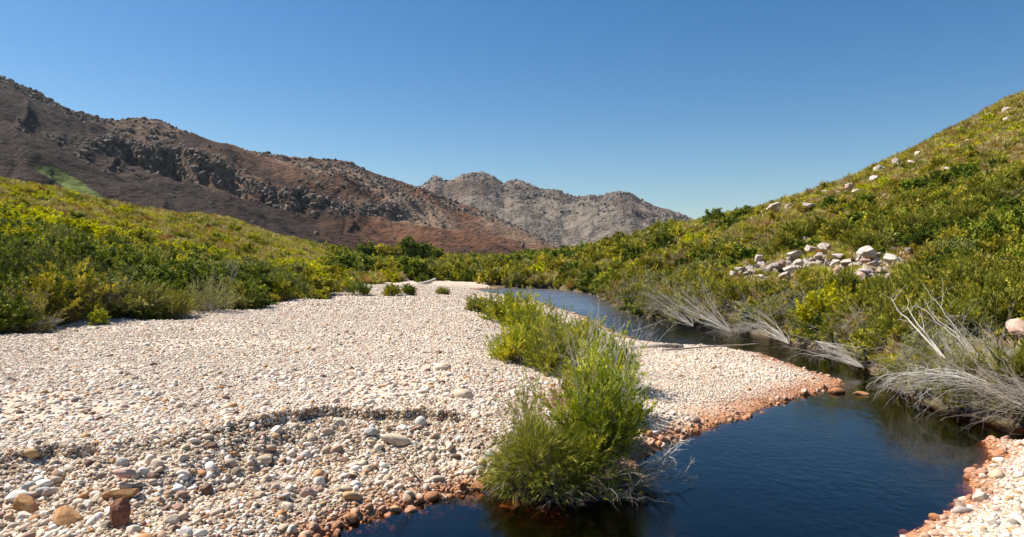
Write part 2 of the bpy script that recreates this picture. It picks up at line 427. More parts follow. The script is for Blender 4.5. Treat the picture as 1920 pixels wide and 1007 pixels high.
# ------------------------------------------------------------------ stones
_ico = {}
def ico(n):
    if n not in _ico:
        bm = bmesh.new(); bmesh.ops.create_icosphere(bm, subdivisions=n, radius=1)
        V = np.array([v.co[:] for v in bm.verts]); Fc = np.array([[v.index for v in f.verts] for f in bm.faces]); bm.free()
        _ico[n] = (V, Fc)
    return _ico[n]
def n3(V, f, seed):
    return (vn(V[:, 0] * f + 3.1, V[:, 1] * f + V[:, 2] * f * .7, seed) + vn(V[:, 2] * f + 7.7, V[:, 0] * f * .6 - V[:, 1] * f, seed + 1) + vn(V[:, 1] * f, V[:, 2] * f * 1.1 + 5, seed + 2)) / 3 - .5
def stone(seed, sub=2, cuts=5, lo=.62, hi=.9, rough=.12, flat=.65):
    r = np.random.default_rng(seed); V, Fc = ico(sub); V = V.copy()
    V *= (1 + .25 * n3(V, 1.3, seed))[:, None]
    for _ in range(cuts):
        n = r.normal(size=3); n /= np.linalg.norm(n); h = r.uniform(lo, hi)
        d = V @ n; V -= (np.clip(d - h, 0, 9) * .9)[:, None] * n
    if rough: V *= (1 + rough * n3(V, 3.7, seed + 7) + rough * .5 * n3(V, 8.3, seed + 9))[:, None]
    V *= np.array([1, r.uniform(.65, .95), flat * r.uniform(.8, 1.15)])
    return V, Fc
def stone_mesh(name, seed, mat, smooth=True, **k):
    V, Fc = stone(seed, **k); return mesh_np(name, V, Fc, mat, smooth)

def proto_collection(name, meshes):
    c = bpy.data.collections.new(name)
    for i, m in enumerate(meshes):
        o = bpy.data.objects.new('%s_%03d' % (name, i), m); c.objects.link(o)
    return c
def scatter(name, P, R, SC, IDX, coll, mat=None):
    me = bpy.data.meshes.new(name); n = len(P)
    me.vertices.add(n); me.vertices.foreach_set('co', np.ascontiguousarray(P, dtype=np.float32).ravel())
    a = me.attributes.new('rot', 'FLOAT_VECTOR', 'POINT'); a.data.foreach_set('vector', np.ascontiguousarray(R, dtype=np.float32).ravel())
    a = me.attributes.new('scl', 'FLOAT_VECTOR', 'POINT'); a.data.foreach_set('vector', np.ascontiguousarray(SC, dtype=np.float32).ravel())
    a = me.attributes.new('pick', 'INT', 'POINT'); a.data.foreach_set('value', np.ascontiguousarray(IDX, dtype=np.int32))
    o = link(name, me)
    ng = bpy.data.node_groups.new(name + '_nodes', 'GeometryNodeTree')
    ng.interface.new_socket('Geometry', in_out='INPUT', socket_type='NodeSocketGeometry')
    ng.interface.new_socket('Geometry', in_out='OUTPUT', socket_type='NodeSocketGeometry')
    N = ng.nodes; L = ng.links
    gi = N.new('NodeGroupInput'); go = N.new('NodeGroupOutput')
    iop = N.new('GeometryNodeInstanceOnPoints'); ci = N.new('GeometryNodeCollectionInfo')
    ci.inputs['Collection'].default_value = coll; ci.inputs['Separate Children'].default_value = True; ci.inputs['Reset Children'].default_value = True
    def na(nm, dt):
        x = N.new('GeometryNodeInputNamedAttribute'); x.data_type = dt; x.inputs['Name'].default_value = nm; return x.outputs['Attribute']
    e = N.new('FunctionNodeEulerToRotation'); L.new(na('rot', 'FLOAT_VECTOR'), e.inputs[0])
    L.new(gi.outputs[0], iop.inputs['Points']); L.new(ci.outputs[0], iop.inputs['Instance'])
    iop.inputs['Pick Instance'].default_value = True
    L.new(na('pick', 'INT'), iop.inputs['Instance Index']); L.new(e.outputs[0], iop.inputs['Rotation']); L.new(na('scl', 'FLOAT_VECTOR'), iop.inputs['Scale'])
    L.new(iop.outputs[0], go.inputs[0])
    md = o.modifiers.new('scatter', 'NODES'); md.node_group = ng
    return o

rg = np.random.default_rng(11)
# gravel pebbles over the bar, the spit and the near right bank
peb_protos = [stone_mesh('pebble_%d' % i, 100 + i, M['peb'], True, sub=2, cuts=8, lo=.58, hi=.9, rough=.08, flat=.62) for i in range(10)]
PC = proto_collection('pebble_shapes', peb_protos)
def zone(n, y0, y1, u0, u1, smin, smax, pw, seed, big=0):
    r = np.random.default_rng(seed)
    y = np.sqrt(r.uniform(y0 ** 2, y1 ** 2, n)); u = r.uniform(u0, u1, n); x = u * y
    sd = water_sd(x, y); g = gravel_mask(x, y)
    keep = (g > .4) & (sd > -1.2)
    x, y, sd = x[keep], y[keep], sd[keep]
    s = smin + (smax - smin) * r.random(len(x)) ** pw
    return x, y, sd, s
parts = [zone(210000, 9, 22, -.92, .92, .013, .05, 2.4, 1), zone(5600, 9, 20, -.92, .92, .045, .115, 2.2, 2), zone(1500, 20, 45, -.92, .7, .07, .14, 2.2, 6),
         zone(130000, 22, 42, -.92, .7, .024, .065, 2.4, 3), zone(60000, 42, 90, -.6, .2, .05, .11, 2.0, 4)]
x = np.concatenate([p[0] for p in parts]); y = np.concatenate([p[1] for p in parts]); sd = np.concatenate([p[2] for p in parts]); s = np.concatenate([p[3] for p in parts])
z = land(x, y, sd)
u = x / y
ysc = np.interp(u, SU, SD)
bank = (y < ysc) & (u < .02)
# bare sandy patches between the cobbles on the bank
sandp = bank & (fbm(x * 1.2, y * 1.2, 3, 77) > .63) & (s < .04) & (rg.random(len(x)) < .7)
spit_fine = (u > .15) & (fbm(x * .5, y * .5, 2, 70) > .5) & (y < 20) & (s > .05)
sandp |= (~bank) & (fbm(x * .35 + 9, y * .35, 4, 78) > .60) & (s < .045)
keep = ~(sandp) & ~spit_fine & (z > -.5)
x, y, z, s, bank, u = x[keep], y[keep], z[keep], s[keep], bank[keep], u[keep]
s = np.where(bank, s * 1.08, s); s = np.where((u > .1) & ~bank, s * .9, s)
n = len(x)
P = np.stack([x, y, z + s * .12], 1)
R = np.stack([rg.normal(0, .35, n), rg.normal(0, .35, n), rg.uniform(0, 6.28, n)], 1)
SC = np.stack([s * rg.uniform(.8, 1.35, n), s, s * rg.uniform(.7, 1.15, n)], 1)
gv = scatter('gravel', P[~bank], R[~bank], SC[~bank], rg.integers(0, 10, int((~bank).sum())), PC)
# the eroded bank: its own dirtier shingle, its palette also darkened to paint in the slope's shade, with extra stones sticking out of the little scarp
k_ = 9000; ue = rg.uniform(-.9, .01, k_); xa = ue * np.interp(ue, SU, SD); ye = np.interp(ue, SU, SD)
for _ in range(3): ye = np.interp(ue, SU, SD) + (fbm(ue * ye * .9, ye * .2 + 4, 4, 12, .6) - .5) * 1.2
ye = ye - rg.uniform(-.03, .24, k_); xe = ue * ye; ze = land(xe, ye); se = .012 + .04 * rg.random(k_) ** 2.2
PE = np.stack([xe, ye, ze + se * .1], 1); SE = np.stack([se * 1.2, se, se * .9], 1); RE = rg.uniform(-1, 1, (k_, 3)) + np.array([0, 0, 3.0])
SHC = proto_collection('shingle_shapes', [stone_mesh('shingle_%d' % i, 120 + i, M['shin'], True, sub=2, cuts=8, lo=.58, hi=.9, rough=.08, flat=.7) for i in range(10)])
PB_ = np.concatenate([P[bank], PE]); RB_ = np.concatenate([R[bank], RE]); SB_ = np.concatenate([SC[bank], SE])
tag(scatter('shingle', PB_, RB_, SB_, rg.integers(0, 10, len(PB_)), SHC), 'mixed brown and pale shingle on the eroded bank in the foreground', 'shingle', kind='stuff')
tag(gv, 'pale rounded river pebbles covering the wide gravel bar, spit and banks', 'gravel', kind='stuff')
print('pebbles', n)

# cobbles large enough to count
cob_protos = [stone_mesh('cobble_%d' % i, 300 + i, M['shin'] if i % 2 else M['peb'], True, sub=3, cuts=10, lo=.55, hi=.88, rough=.10, flat=.75) for i in range(12)]
def put_stone(name, me, x, y, s, rz=0, sink=.25, tilt=(0, 0), zz=None, sz=(1, 1, 1)):
    o = link(name, me); zg = float(land(np.array([x]), np.array([y]))[0]) if zz is None else zz
    o.location = (x, y, zg + s * (.5 - sink)); o.rotation_euler = (tilt[0], tilt[1], rz)
    o.scale = (s * sz[0], s * sz[1], s * sz[2]); return o
rc = random.Random(5)
cnt = 0; tries = 0
placed = []
while cnt < 150 and tries < 20000:
    tries += 1
    yy = rc.uniform(8.8, 16.5); uu = rc.uniform(-.78, .78); xx = uu * yy
    sdv = float(water_sd(np.array([xx]), np.array([yy]))[0])
    if sdv < .02 or float(gravel_mask(np.array([xx]), np.array([yy]))[0]) < .6: continue
    ysv = np.interp(uu, SU, SD)
    if uu < .05:
        if yy > ysv + .2 and rc.random() > .04: continue
    elif uu < .5:
        continue
    elif float(gravel_mask(np.array([xx]), np.array([yy]))[0]) < .5: continue
    ss = rc.choice([.05, .055, .06, .06, .07, .07, .08, .08, .09, .1, .11, .13, .15]) * (1 if sdv > .5 else 1.1)
    if any((a - xx) ** 2 + (b - yy) ** 2 < (ss + c) ** 2 * .8 for a, b, c in placed): continue
    placed.append((xx, yy, ss))
    o = put_stone('cobble', rc.choice(cob_protos), xx, yy, ss, rc.uniform(0, 6.3), .3, (rc.gauss(0, .3), rc.gauss(0, .3)))
    if uu > .5: tag(o, 'rounded cobble lying on the near right shore of the pool', 'cobble', 'cobbles on the near right shore')
    elif yy > ysv - .1: tag(o, 'larger cobble lying on the flat top of the gravel bar', 'cobble', 'larger cobbles on top of the gravel bar')
    elif sdv < .45: tag(o, 'rust stained cobble at the waterline below the shingle bank', 'cobble', 'stained cobbles at the waterline')
    else: tag(o, 'smooth pale cobble lying on the eroded shingle bank in the foreground', 'cobble', 'cobbles on the foreground bank')
    cnt += 1

# stained stones that line the water's edge of the spit and of the near right shore
rs = np.random.default_rng(66)
def rim(i0, i1, n, lab, grp, smax):
    for _ in range(n):
        i = int(rs.integers(i0, i1)); t = rs.random(); p = SP[i] * (1 - t) + SP[i + 1] * t + rs.normal(size=2) * .16
        q = float(water_sd(np.array([p[0]]), np.array([p[1]]))[0])
        if not -.22 < q < .6: continue
        ss = .045 + (smax - .045) * rs.random() ** 1.8
        zq = max(float(land(p[:1], p[1:])[0]), -.03)
        o = put_stone('cobble', cob_protos[int(rs.integers(0, 12))], float(p[0]), float(p[1]), ss, rs.uniform(0, 6), .25, (rs.normal() * .2, rs.normal() * .2), zz=zq)
        tag(o, lab, 'cobble', grp)
rim(14, 21, 52, 'rust stained stone at the water edge of the spit', 'rust stained stones along the spit', .13)
rim(50, 57, 34, 'rust stained stone at the water edge of the near right shore', 'rust stained stones along the near right shore', .14)
rim(1, 8, 34, 'rust stained stone at the water edge under the shingle bank', 'rust stained stones under the bank', .12)

# stones that stand out one by one: px, py (middle), width px, material, label, squash, angular
HS = [(30, 932, 36, 'white', 'white oblong cobble leaning on the orange block at the left edge', (1.2, .7, .7), 1),
 (48, 955, 50, 'orange', 'angular orange brown block at the left end of the bank', (1, .9, 1.25), 2),
 (120, 975, 50, 'orange', 'squat angular orange block, second from the left edge', (1.1, 1, .9), 2),
 (222, 980, 54, 'redb', 'dark red brown layered rock standing at the bottom edge', (.95, .9, 1.9), 3),
 (224, 928, 50, 'orange', 'flat orange slab resting above the layered red rock', (1.15, .8, .55), 2),
 (226, 909, 34, 'pink', 'flat pinkish cobble on top of the orange slab', (1.1, .8, .6), 1),
 (184, 934, 26, 'tan', 'square tan cobble left of the orange slab', (1, .9, .95), 2),
 (162, 944, 20, 'white', 'small pale cobble beside the square tan one', (1, .9, .9), 1),
 (52, 911, 24, 'grey', 'round grey brown cobble left of a pale one on the bank', (1, .9, .9), 1),
 (77, 907, 30, 'white', 'long pale cobble in the cluster of three on the left bank', (1.2, .7, .7), 1),
 (79, 921, 26, 'grey', 'grey brown cobble under the long pale one', (1.1, .8, .8), 1),
 (97, 921, 22, 'tan', 'slanted tan cobble at the right of the cluster of three', (.8, .8, .9), 1),
 (293, 871, 28, 'tan', 'rounded tan cobble high on the middle of the bank', (1, .8, .85), 1),
 (266, 883, 20, 'white', 'round off white cobble below left of the tan one', (1, .9, .9), 1),
 (228, 866, 24, 'grey', 'tilted grey cobble under the left end of the scarp', (1, .8, .8), 1),
 (438, 850, 12, 'orange', 'small bright orange pebble under the scarp', (1, .9, 1), 1),
 (493, 862, 26, 'tan', 'pale tan cobble with a darker end under the scarp', (1.1, .8, .8), 1),
 (573, 853, 22, 'white', 'upright white egg shaped cobble under the scarp', (.75, .8, 1.2), 1),
 (598, 902, 26, 'white', 'chipped white cobble right of centre of the bank', (1, .9, .95), 2),
 (576, 925, 26, 'pink', 'rounded pink cobble low on the bank', (1, .9, .95), 1),
 (530, 929, 22, 'grey', 'blue grey cobble left of the pink one', (1.1, .8, .8), 2),
 (422, 894, 22, 'tan', 'brown upright cobble in the middle of the bank', (.9, .8, 1), 2),
 (318, 977, 26, 'tan', 'oval tan cobble near the bottom edge', (1.15, .8, .75), 1),
 (346, 999, 26, 'white', 'round white cobble on the bottom edge of the picture', (1, .9, .9), 1),
 (742, 826, 40, 'tan', 'long cream cobble leaning down the bank by the bare twig', (1.3, .6, .6), 1),
 (694, 809, 24, 'grey', 'grey rounded cobble half buried in the upper bank', (1, .9, .9), 1),
 (789, 793, 26, 'white', 'tall white cobble sticking out of the upper bank', (.8, .8, 1.2), 1),
 (869, 742, 32, 'tan', 'cream cobble alone on the bar near the bushes', (1.2, .8, .8), 1),
 (830, 690, 26, 'tan', 'cream cobble further out on the flat gravel bar', (1.2, .8, .7), 1),
 (823, 659, 11, 'redb', 'small dark red brown stone on the pale gravel flat', (1, .8, .8), 2),
 (920, 855, 34, 'white', 'big white cobble next to the grassy bush at the water', (1.1, .9, .9), 2),
 (897, 912, 28, 'orange', 'orange stained cube shaped cobble at the waterline', (1, .9, 1), 2),
 (866, 912, 22, 'redb', 'upright red brown stone in the row at the waterline', (.8, .8, 1.1), 2),
 (667, 877, 20, 'white', 'round white cobble above the waterline stones', (1, .9, .9), 1),
 (666, 908, 22, 'white', 'oval white cobble in the lower bank', (.9, .8, .9), 1),
 (1843, 935, 28, 'tan', 'largest round tan cobble on the near right shore', (1.1, .9, .9), 1),
 (1808, 959, 30, 'grey', 'flat grey cobble on the near right shore', (1.3, .8, .6), 1),
 (1760, 972, 24, 'orange', 'wet orange brown cobble half in the pool', (1.1, .9, .6), 1),
 (1570, 732, 24, 'orange', 'flat rust coloured stone standing in the water off the spit tip', (1.5, .8, .6), 2),
 (1615, 735, 22, 'orange', 'low rust coloured stone in the shallow gap beyond the spit', (1.6, .8, .4), 2),
]
hero_cache = {}
for i, (px, py, wpx, mk, lab, sq, ang) in enumerate(HS):
    d = 11.0
    for _ in range(6):
        zg = float(land(np.array([U(px) * d]), np.array([d]))[0]); d = d * .5 + .5 * depth_at(py, max(zg, 0) + .05)
    ss = wpx * d / FPX / 2
    kw = dict(sub=4, cuts=[0, 5, 11, 16][ang], lo=[0, .68, .5, .42][ang], hi=[1, .95, .72, .62][ang], rough=[0, .05, .10, .30][ang], flat=.9)
    me = stone_mesh('stone_%d' % i, 700 + i, M[mk], ang < 3, **kw)
    rz_ = rc.uniform(-.5, .5)
    zg = max(float(land(np.array([U(px) * d]), np.array([d]))[0]), -.02)
    o = put_stone('cobble' if ang < 3 else 'layered_rock', me, U(px) * d, d, ss * 1.1, rz_, .25, (rc.gauss(0, .15), rc.gauss(0, .15)), zz=zg, sz=sq)
    if 'on top of the orange slab' in lab: o.location.z += .16; o.location.y += .05
    tag(o, lab, 'cobble' if ang < 3 else 'rock')

# ------------------------------------------------------------------ plants
def unit(v):
    return v / (np.linalg.norm(v) + 1e-9)
def grow(r, base, d, L, n, bend, up):
    pts = [np.array(base, float)]; d = unit(np.array(d, float)); st = L / n
    for i in range(n):
        d = unit(d + r.normal(size=3) * bend + np.array([0, 0, up]))
        pts.append(pts[-1] + d * st)
    return np.array(pts)
class PB:
    def __init__(s): s.sv = []; s.sf = []; s.sn = 0; s.lp = []; s.ld = []; s.ls = []; s.lt = []
    def tube(s, P, r0, r1, k=3):
        n = len(P); T = np.gradient(P, axis=0); T /= np.linalg.norm(T, axis=1)[:, None] + 1e-9
        ref = np.array([.31, .95, .1]); A = np.cross(T, ref); A /= np.linalg.norm(A, axis=1)[:, None] + 1e-9; B = np.cross(T, A)
        rad = np.linspace(r0, r1, n)[:, None, None]; an = np.arange(k) * 2 * PI / k
        V = P[:, None, :] + rad * (np.cos(an)[None, :, None] * A[:, None, :] + np.sin(an)[None, :, None] * B[:, None, :])
        b = s.sn; i = np.arange(n - 1)[:, None] * k; j = np.arange(k)[None, :]; jn = (j + 1) % k
        f = np.stack([b + i + j, b + i + jn, b + i + k + jn, b + i + k + j], -1).reshape(-1, 4)
        s.sv.append(V.reshape(-1, 3)); s.sf.append(f); s.sn += n * k
    def leaves(s, r, P, n, L, W, ang, t0=.2, tint=None, jit=.25):
        t = r.uniform(t0, 1, n) ** .8 * (len(P) - 1); i = np.minimum(t.astype(int), len(P) - 2); f = (t - i)[:, None]
        p = P[i] * (1 - f) + P[i + 1] * f; ax = P[i + 1] - P[i]; ax /= np.linalg.norm(ax, axis=1)[:, None] + 1e-9
        q = r.normal(size=(n, 3)); q -= (q * ax).sum(1)[:, None] * ax; q /= np.linalg.norm(q, axis=1)[:, None] + 1e-9
        a = ang * (1 + jit * r.normal(size=n))[:, None]
        d = ax * np.cos(a) + q * np.sin(a)
        s.lp.append(p); s.ld.append(d); sz = r.uniform(.65, 1.2, n)
        s.ls.append(np.stack([L * sz, W * sz], 1)); s.lt.append(np.clip((tint if tint is not None else r.random()) + r.normal(0, .16, n), 0, 1))
    def leaf_mesh(s, r):
        P = np.concatenate(s.lp); D = np.concatenate(s.ld); Z = np.concatenate(s.ls); T = np.concatenate(s.lt); n = len(P)
        q = r.normal(size=(n, 3)); side = np.cross(D, q); side /= np.linalg.norm(side, axis=1)[:, None] + 1e-9
        nr = np.cross(D, side)
        L = Z[:, :1]; W = Z[:, 1:]
        a = P; b = P + D * L * .45 + side * W * .5 + nr * W * .15; c = P + D * L - nr * L * .08; e = P + D * L * .45 - side * W * .5 + nr * W * .15
        V = np.stack([a, b, c, e], 1).reshape(-1, 3); F = np.arange(4 * n).reshape(-1, 4)
        return V, F, np.repeat(T, 4)
def shrub(seed, h=1.0, w=1.0, nst=16, sub=5, sublen=.3, lv=8, L=.11, W=.05, ang=.8, up=.06, bend=.12, t0=.35, low=.15, r0=.02, k=3, spread=1.0, bare=0.0, lump=.3, lt0=.2, segs=5):
    r = np.random.default_rng(seed); pb = PB()
    for i in range(nst):
        th = r.uniform(0, 2 * PI); ph = spread * (math.acos(r.uniform(low, 1.0)))
        dx = np.array([math.sin(ph) * math.cos(th) * w, math.sin(ph) * math.sin(th) * w, math.cos(ph) * h])
        ln = np.linalg.norm(dx) * (1 - lump * r.random())
        isb = r.random() < bare
        base = np.array([math.cos(th), math.sin(th), 0]) * r.uniform(0, .12) * w
        if isb: ln *= 1.12
        P = grow(r, base, dx, ln, segs, bend, up); pb.tube(P, r0 * (.6 + .6 * r.random()), r0 * .2, k)
        ti = r.random()
        for j in range(sub):
            t = r.uniform(t0, 1) * (len(P) - 1); q = min(int(t), len(P) - 2); b = P[q] + (P[q + 1] - P[q]) * (t - q)
            ax = unit(P[q + 1] - P[q]); d = unit(ax + r.normal(size=3) * .6 + np.array([0, 0, .15]))
            Q = grow(r, b, d, sublen * r.uniform(.5, 1.2), 3, bend * 1.3, up); pb.tube(Q, r0 * .28, r0 * .08, 3)
            if not isb: pb.leaves(r, Q, lv, L, W, ang, lt0, np.clip(ti + r.normal(0, .2), 0, 1))
        if not isb: pb.leaves(r, P, lv * 2, L, W, ang, max(.3, t0), ti)
    return pb, r
def finish(name, pb, r, lm, sm, joined=True):
    SV = np.concatenate(pb.sv); SF = np.concatenate(pb.sf)
    if not pb.lp: return mesh_np(name, SV, SF, sm, True)
    V, F, T = pb.leaf_mesh(r)
    if joined:
        mi = np.concatenate([np.zeros(len(F)), np.ones(len(SF))])
        return mesh_np(name, np.concatenate([V, SV]), np.concatenate([F, SF + len(V)]), [lm, sm], False, mi, {'tint': np.concatenate([T, np.zeros(len(SV))])})
    return (mesh_np(name + '_foliage', V, F, lm, False, attrs={'tint': T}), mesh_np(name + '_stems', SV, SF, sm, True))
def dead(seed, n=9, L=1.6, lean=(0, 0, 1), bend=.10, up=-.02, sub=7, r0=.016, fan=.35, k=4, lv2=3):
    r = np.random.default_rng(seed); pb = PB()
    for i in range(n):
        d = unit(np.array(lean, float) + r.normal(size=3) * fan); ln = L * r.uniform(.6, 1.1)
        P = grow(r, r.normal(size=3) * .06, d, ln, 9, bend, up); pb.tube(P, r0 * r.uniform(.6, 1.2), r0 * .15, k)
        for j in range(sub):
            t = r.uniform(.25, 1) * 9; q = min(int(t), 8); b = P[q] + (P[q + 1] - P[q]) * (t - q); ax = unit(P[q + 1] - P[q])
            Q = grow(r, b, unit(ax + r.normal(size=3) * .45), ln * r.uniform(.15, .42), 5, bend * 1.2, up); pb.tube(Q, r0 * .35, r0 * .08, 3)
            for m in range(lv2):
                t = r.uniform(.3, 1) * 5; q2 = min(int(t), 4); b = Q[q2] + (Q[q2 + 1] - Q[q2]) * (t - q2); ax = unit(Q[q2 + 1] - Q[q2])
                pb.tube(grow(r, b, unit(ax + r.normal(size=3) * .5), ln * r.uniform(.06, .16), 3, bend, up), r0 * .16, r0 * .06, 3)
    return pb, r

# --- far and middle shrubs, each about 1 m tall, several shapes per kind
kinds = {
 'leafy_shrub':   dict(mat='lgreen', wood='bark', v=4, p=dict(w=.72, nst=40, sub=9, sublen=.20, lv=12, L=.10, W=.06, ang=.9, lump=.45, t0=.55)),
 'grey_shrub':    dict(mat='lgrey', wood='wood', v=4, p=dict(w=.66, nst=38, sub=7, sublen=.2, lv=11, L=.11, W=.04, ang=.55, lump=.4, bare=.06, t0=.45)),
 'broom_shrub':   dict(mat='lreed', wood='wood', v=4, p=dict(w=.5, nst=52, sub=7, sublen=.28, lv=12, L=.15, W=.026, ang=.28, up=.10, low=.4, lump=.4)),
 'yellow_shrub':  dict(mat='lyellow', wood='wood', v=3, p=dict(w=.80, nst=42, sub=9, sublen=.18, lv=12, L=.10, W=.06, ang=.7, lump=.4, t0=.5)),
 'olive_shrub':   dict(mat='lolive', wood='wood', v=4, p=dict(w=.70, nst=42, sub=9, sublen=.18, lv=12, L=.10, W=.045, ang=.7, lump=.5, bare=.05, t0=.5)),
 'rusty_shrub':   dict(mat='lrust', wood='dead', v=2, p=dict(w=.62, nst=24, sub=6, sublen=.26, lv=6, L=.09, W=.03, ang=.6, lump=.4, bare=.25)),
}
PK = {}; PF = {}
for ki, (kn, kd) in enumerate(kinds.items()):
    ms = []
    for v in range(kd['v']):
        pb, r = shrub(1000 + ki * 10 + v, h=1.0, r0=.012, segs=4, **kd['p'])
        fol, ste = finish(kn, pb, r, M[kd['mat']], M[kd['wood']], False)
        pb2, r2 = shrub(1000 + ki * 10 + v, h=1.0, r0=.012, segs=4, **kd['p'])
        ms.append((finish(kn, pb2, r2, M[kd['mat']], M[kd['wood']], True), fol, ste))
    PK[kn] = ms
for ki, kn in enumerate(list(kinds)):
    kd = kinds[kn]; ms = []
    for v in range(2):
        p = dict(kd['p']); p.update(nst=int(p['nst'] * 1.5), lv=int(p['lv'] * 1.7), L=p['L'] * .56, W=p['W'] * .5)
        pb, r = shrub(1300 + ki * 10 + v, h=1.0, r0=.009, segs=5, **p)
        V1, F1, T1 = pb.leaf_mesh(r); SV = np.concatenate(pb.sv); SF = np.concatenate(pb.sf)
        ms.append((None, mesh_np(kn + '_foliage', V1, F1, M[kd['mat']], False, attrs={'tint': T1}), mesh_np(kn + '_stems', SV, SF, M[kd['wood']], True)))
    PF[kn] = ms
dm = []
for v in range(4):
    pb, r = dead(1500 + v, n=9, L=1.15, lean=(0, 0, 1), fan=.55, r0=.010, k=3, lv2=2)
    dm.append(finish('dead', pb, r, None, M['dead']))
PK['dead_shrub'] = [(m, None, None) for m in dm]

dts = np.exp(np.linspace(math.log(14), math.log(170), 500))
def hit(px, py, r0=14, mask_right=True):   # first land point on the line of sight
    x = U(px) * dts; z = land(x, dts); ray = CH - (py - HY) / FPX * dts
    k = np.where((z >= ray) & (dts > r0))[0]
    return float(dts[k[0]]) if len(k) else None
BL = [(1630, 486, 44, 'big flat topped white boulder in the middle of the rock pile', 0), (1666, 497, 36, 'rounded white boulder right of the big flat topped one', 0), (1702, 481, 18, 'small white boulder standing right of the pile', 0),
 (1626, 502, 28, 'pink boulder under the big flat topped white one', 1), (1638, 508, 22, 'small cream boulder below the pink one', 0), (1622, 521, 22, 'white boulder at the lower end of the pile', 0),
 (1573, 492, 20, 'upright cream boulder left of the pink one', 0), (1566, 505, 22, 'cream boulder under the upright one', 0), (1547, 475, 22, 'white boulder at the top of the pile', 0),
 (1520, 478, 24, 'broken white boulder at the upper left of the pile', 0), (1490, 490, 26, 'white boulder half hidden by dry twigs', 0), (1422, 495, 22, 'pointed white boulder at the far left of the pile', 0),
 (1408, 519, 16, 'small upright white boulder near the lower left of the pile', 0), (1446, 511, 20, 'cream boulder in the left part of the pile', 0), (1467, 505, 18, 'tan boulder in the left part of the pile', 1),
 (1480, 516, 22, 'white boulder low in the left part of the pile', 0), (1500, 506, 20, 'cream boulder low in the middle of the pile', 0), (1475, 530, 24, 'large pale boulder at the foot of the pile', 0),
 (1385, 516, 16, 'pale boulder at the left foot of the pile, among dry twigs', 0), (1535, 492, 20, 'grey white boulder in the centre of the pile', 0), (1510, 460, 16, 'small pale boulder above the pile', 0),
 (1735, 514, 16, 'lone small white boulder right of the pile among green shrubs', 0), (1862, 503, 14, 'lone flat pale boulder far right of the pile', 0), (1665, 530, 12, 'small white stone below the rounded white boulder', 0),
 (1905, 640, 60, 'large pink boulder at the right edge above the dead twigs', 1),
 (1455, 398, 36, 'long flat white boulder under the skyline of the right hill', 0), (1515, 396, 20, 'pale boulder right of the long flat one', 0), (1477, 379, 18, 'grey boulder above the long flat one', 0),
 (1592, 360, 18, 'left boulder of the pair below the skyline', 1), (1604, 367, 14, 'right white boulder of the pair below the skyline', 0), (1592, 337, 14, 'small white boulder above the pair', 0),
 (1650, 327, 26, 'largest white boulder high on the right hill', 0), (1640, 344, 16, 'white boulder under the largest high one', 0), (1686, 318, 14, 'white boulder right of the largest high one', 0),
 (1680, 284, 24, 'flat white boulder close to the skyline', 0), (1720, 297, 18, 'long white boulder right of the flat skyline one', 0), (1745, 297, 10, 'small pinkish stone near the long white boulder', 1), (1708, 314, 14, 'small flat boulder under the long white one', 0),
 (1813, 275, 14, 'lone white boulder amid yellow green bushes', 0), (1884, 194, 14, 'white boulder near the upper right corner of the hill', 0), (1886, 172, 16, 'white boulder breaking the skyline at the upper right', 0),
 (1385, 394, 12, 'small pale boulder on the skyline at the foot of the right hill', 0), (1570, 348, 10, 'small stone left of the pair on the right hill', 0), (1544, 368, 10, 'small stone at the left of the slope of boulders', 0)]
BP = []
for (px, py, wpx, lab, pk) in BL:
    d = hit(px, py + wpx * .2, 17)
    if d is None: d = hit(px, py + 22, 17) or 110
    BP.append((U(px) * d, d, wpx * d / FPX / 2 * (1.45 if wpx < 28 else 1.12)))
CLR = list(BP)
for px, py in [(1400, 510), (1430, 505), (1460, 515), (1490, 500), (1510, 485), (1530, 500), (1550, 500), (1570, 520), (1600, 500), (1640, 515), (1660, 520), (1690, 500), (1480, 525), (1500, 520)]:
    d = hit(px, py, 20)
    if d: CLR.append((U(px) * d, d, .45))

def vegetate(n, y0, y1, u0, u1, hmin, hmax, pw, weights, seed, cond=None, growd=0.0):
    r = np.random.default_rng(seed)
    y = np.sqrt(r.uniform(y0 ** 2, y1 ** 2, n)); u = r.uniform(u0, u1, n); x = u * y
    g = gravel_mask(x, y); sd = water_sd(x, y)
    keep = (g < .15) & (sd > .15)
    if cond is not None: keep &= cond(x, y, u)
    x, y, u = x[keep], y[keep], u[keep]
    z = land(x, y)
    h = (hmin + (hmax - hmin) * r.random(len(x)) ** pw) * (1 + growd * fbm(x * .08, y * .08, 2, 55))
    vis = ((z + h * .9 - CH) / y) > horizon(x, y) - .004
    x, y, z, h, u = x[vis], y[vis], z[vis], h[vis], u[vis]
    names = list(weights(x[:1], y[:1], u[:1]).keys())
    Wt = np.stack([np.broadcast_to(v, x.shape) for v in weights(x, y, u).values()], 1); Wt = Wt / Wt.sum(1)[:, None]
    c = (np.cumsum(Wt, 1) < r.random(len(x))[:, None]).sum(1)
    return [(names[min(c[i], len(names) - 1)], x[i], y[i], z[i], h[i]) for i in range(len(x))]
def pt(x, y, s, seed): return fbm(x * s, y * s, 2, seed)
def w_right(x, y, u):
    p = pt(x, y, .07, 61); q = pt(x, y, .06, 66); t = pt(x, y, .09, 67); el = sst(y, 50, 95)
    return {'leafy_shrub': .04 + 3.0 * sst(p, .56, .64), 'grey_shrub': .8 * (1 - .8 * el) * (.2 + 1.6 * sst(t, .5, .6)), 'broom_shrub': 1.0 * (1 - .7 * el) * (.3 + 1.4 * sst(1 - t, .45, .6)), 'yellow_shrub': .03 + 4.0 * el * sst(q, .42, .55),
            'olive_shrub': 1.0 + 0 * x, 'rusty_shrub': .03 + .9 * sst(t, .62, .7), 'dead_shrub': .05 * (1 - el) + 0 * x}
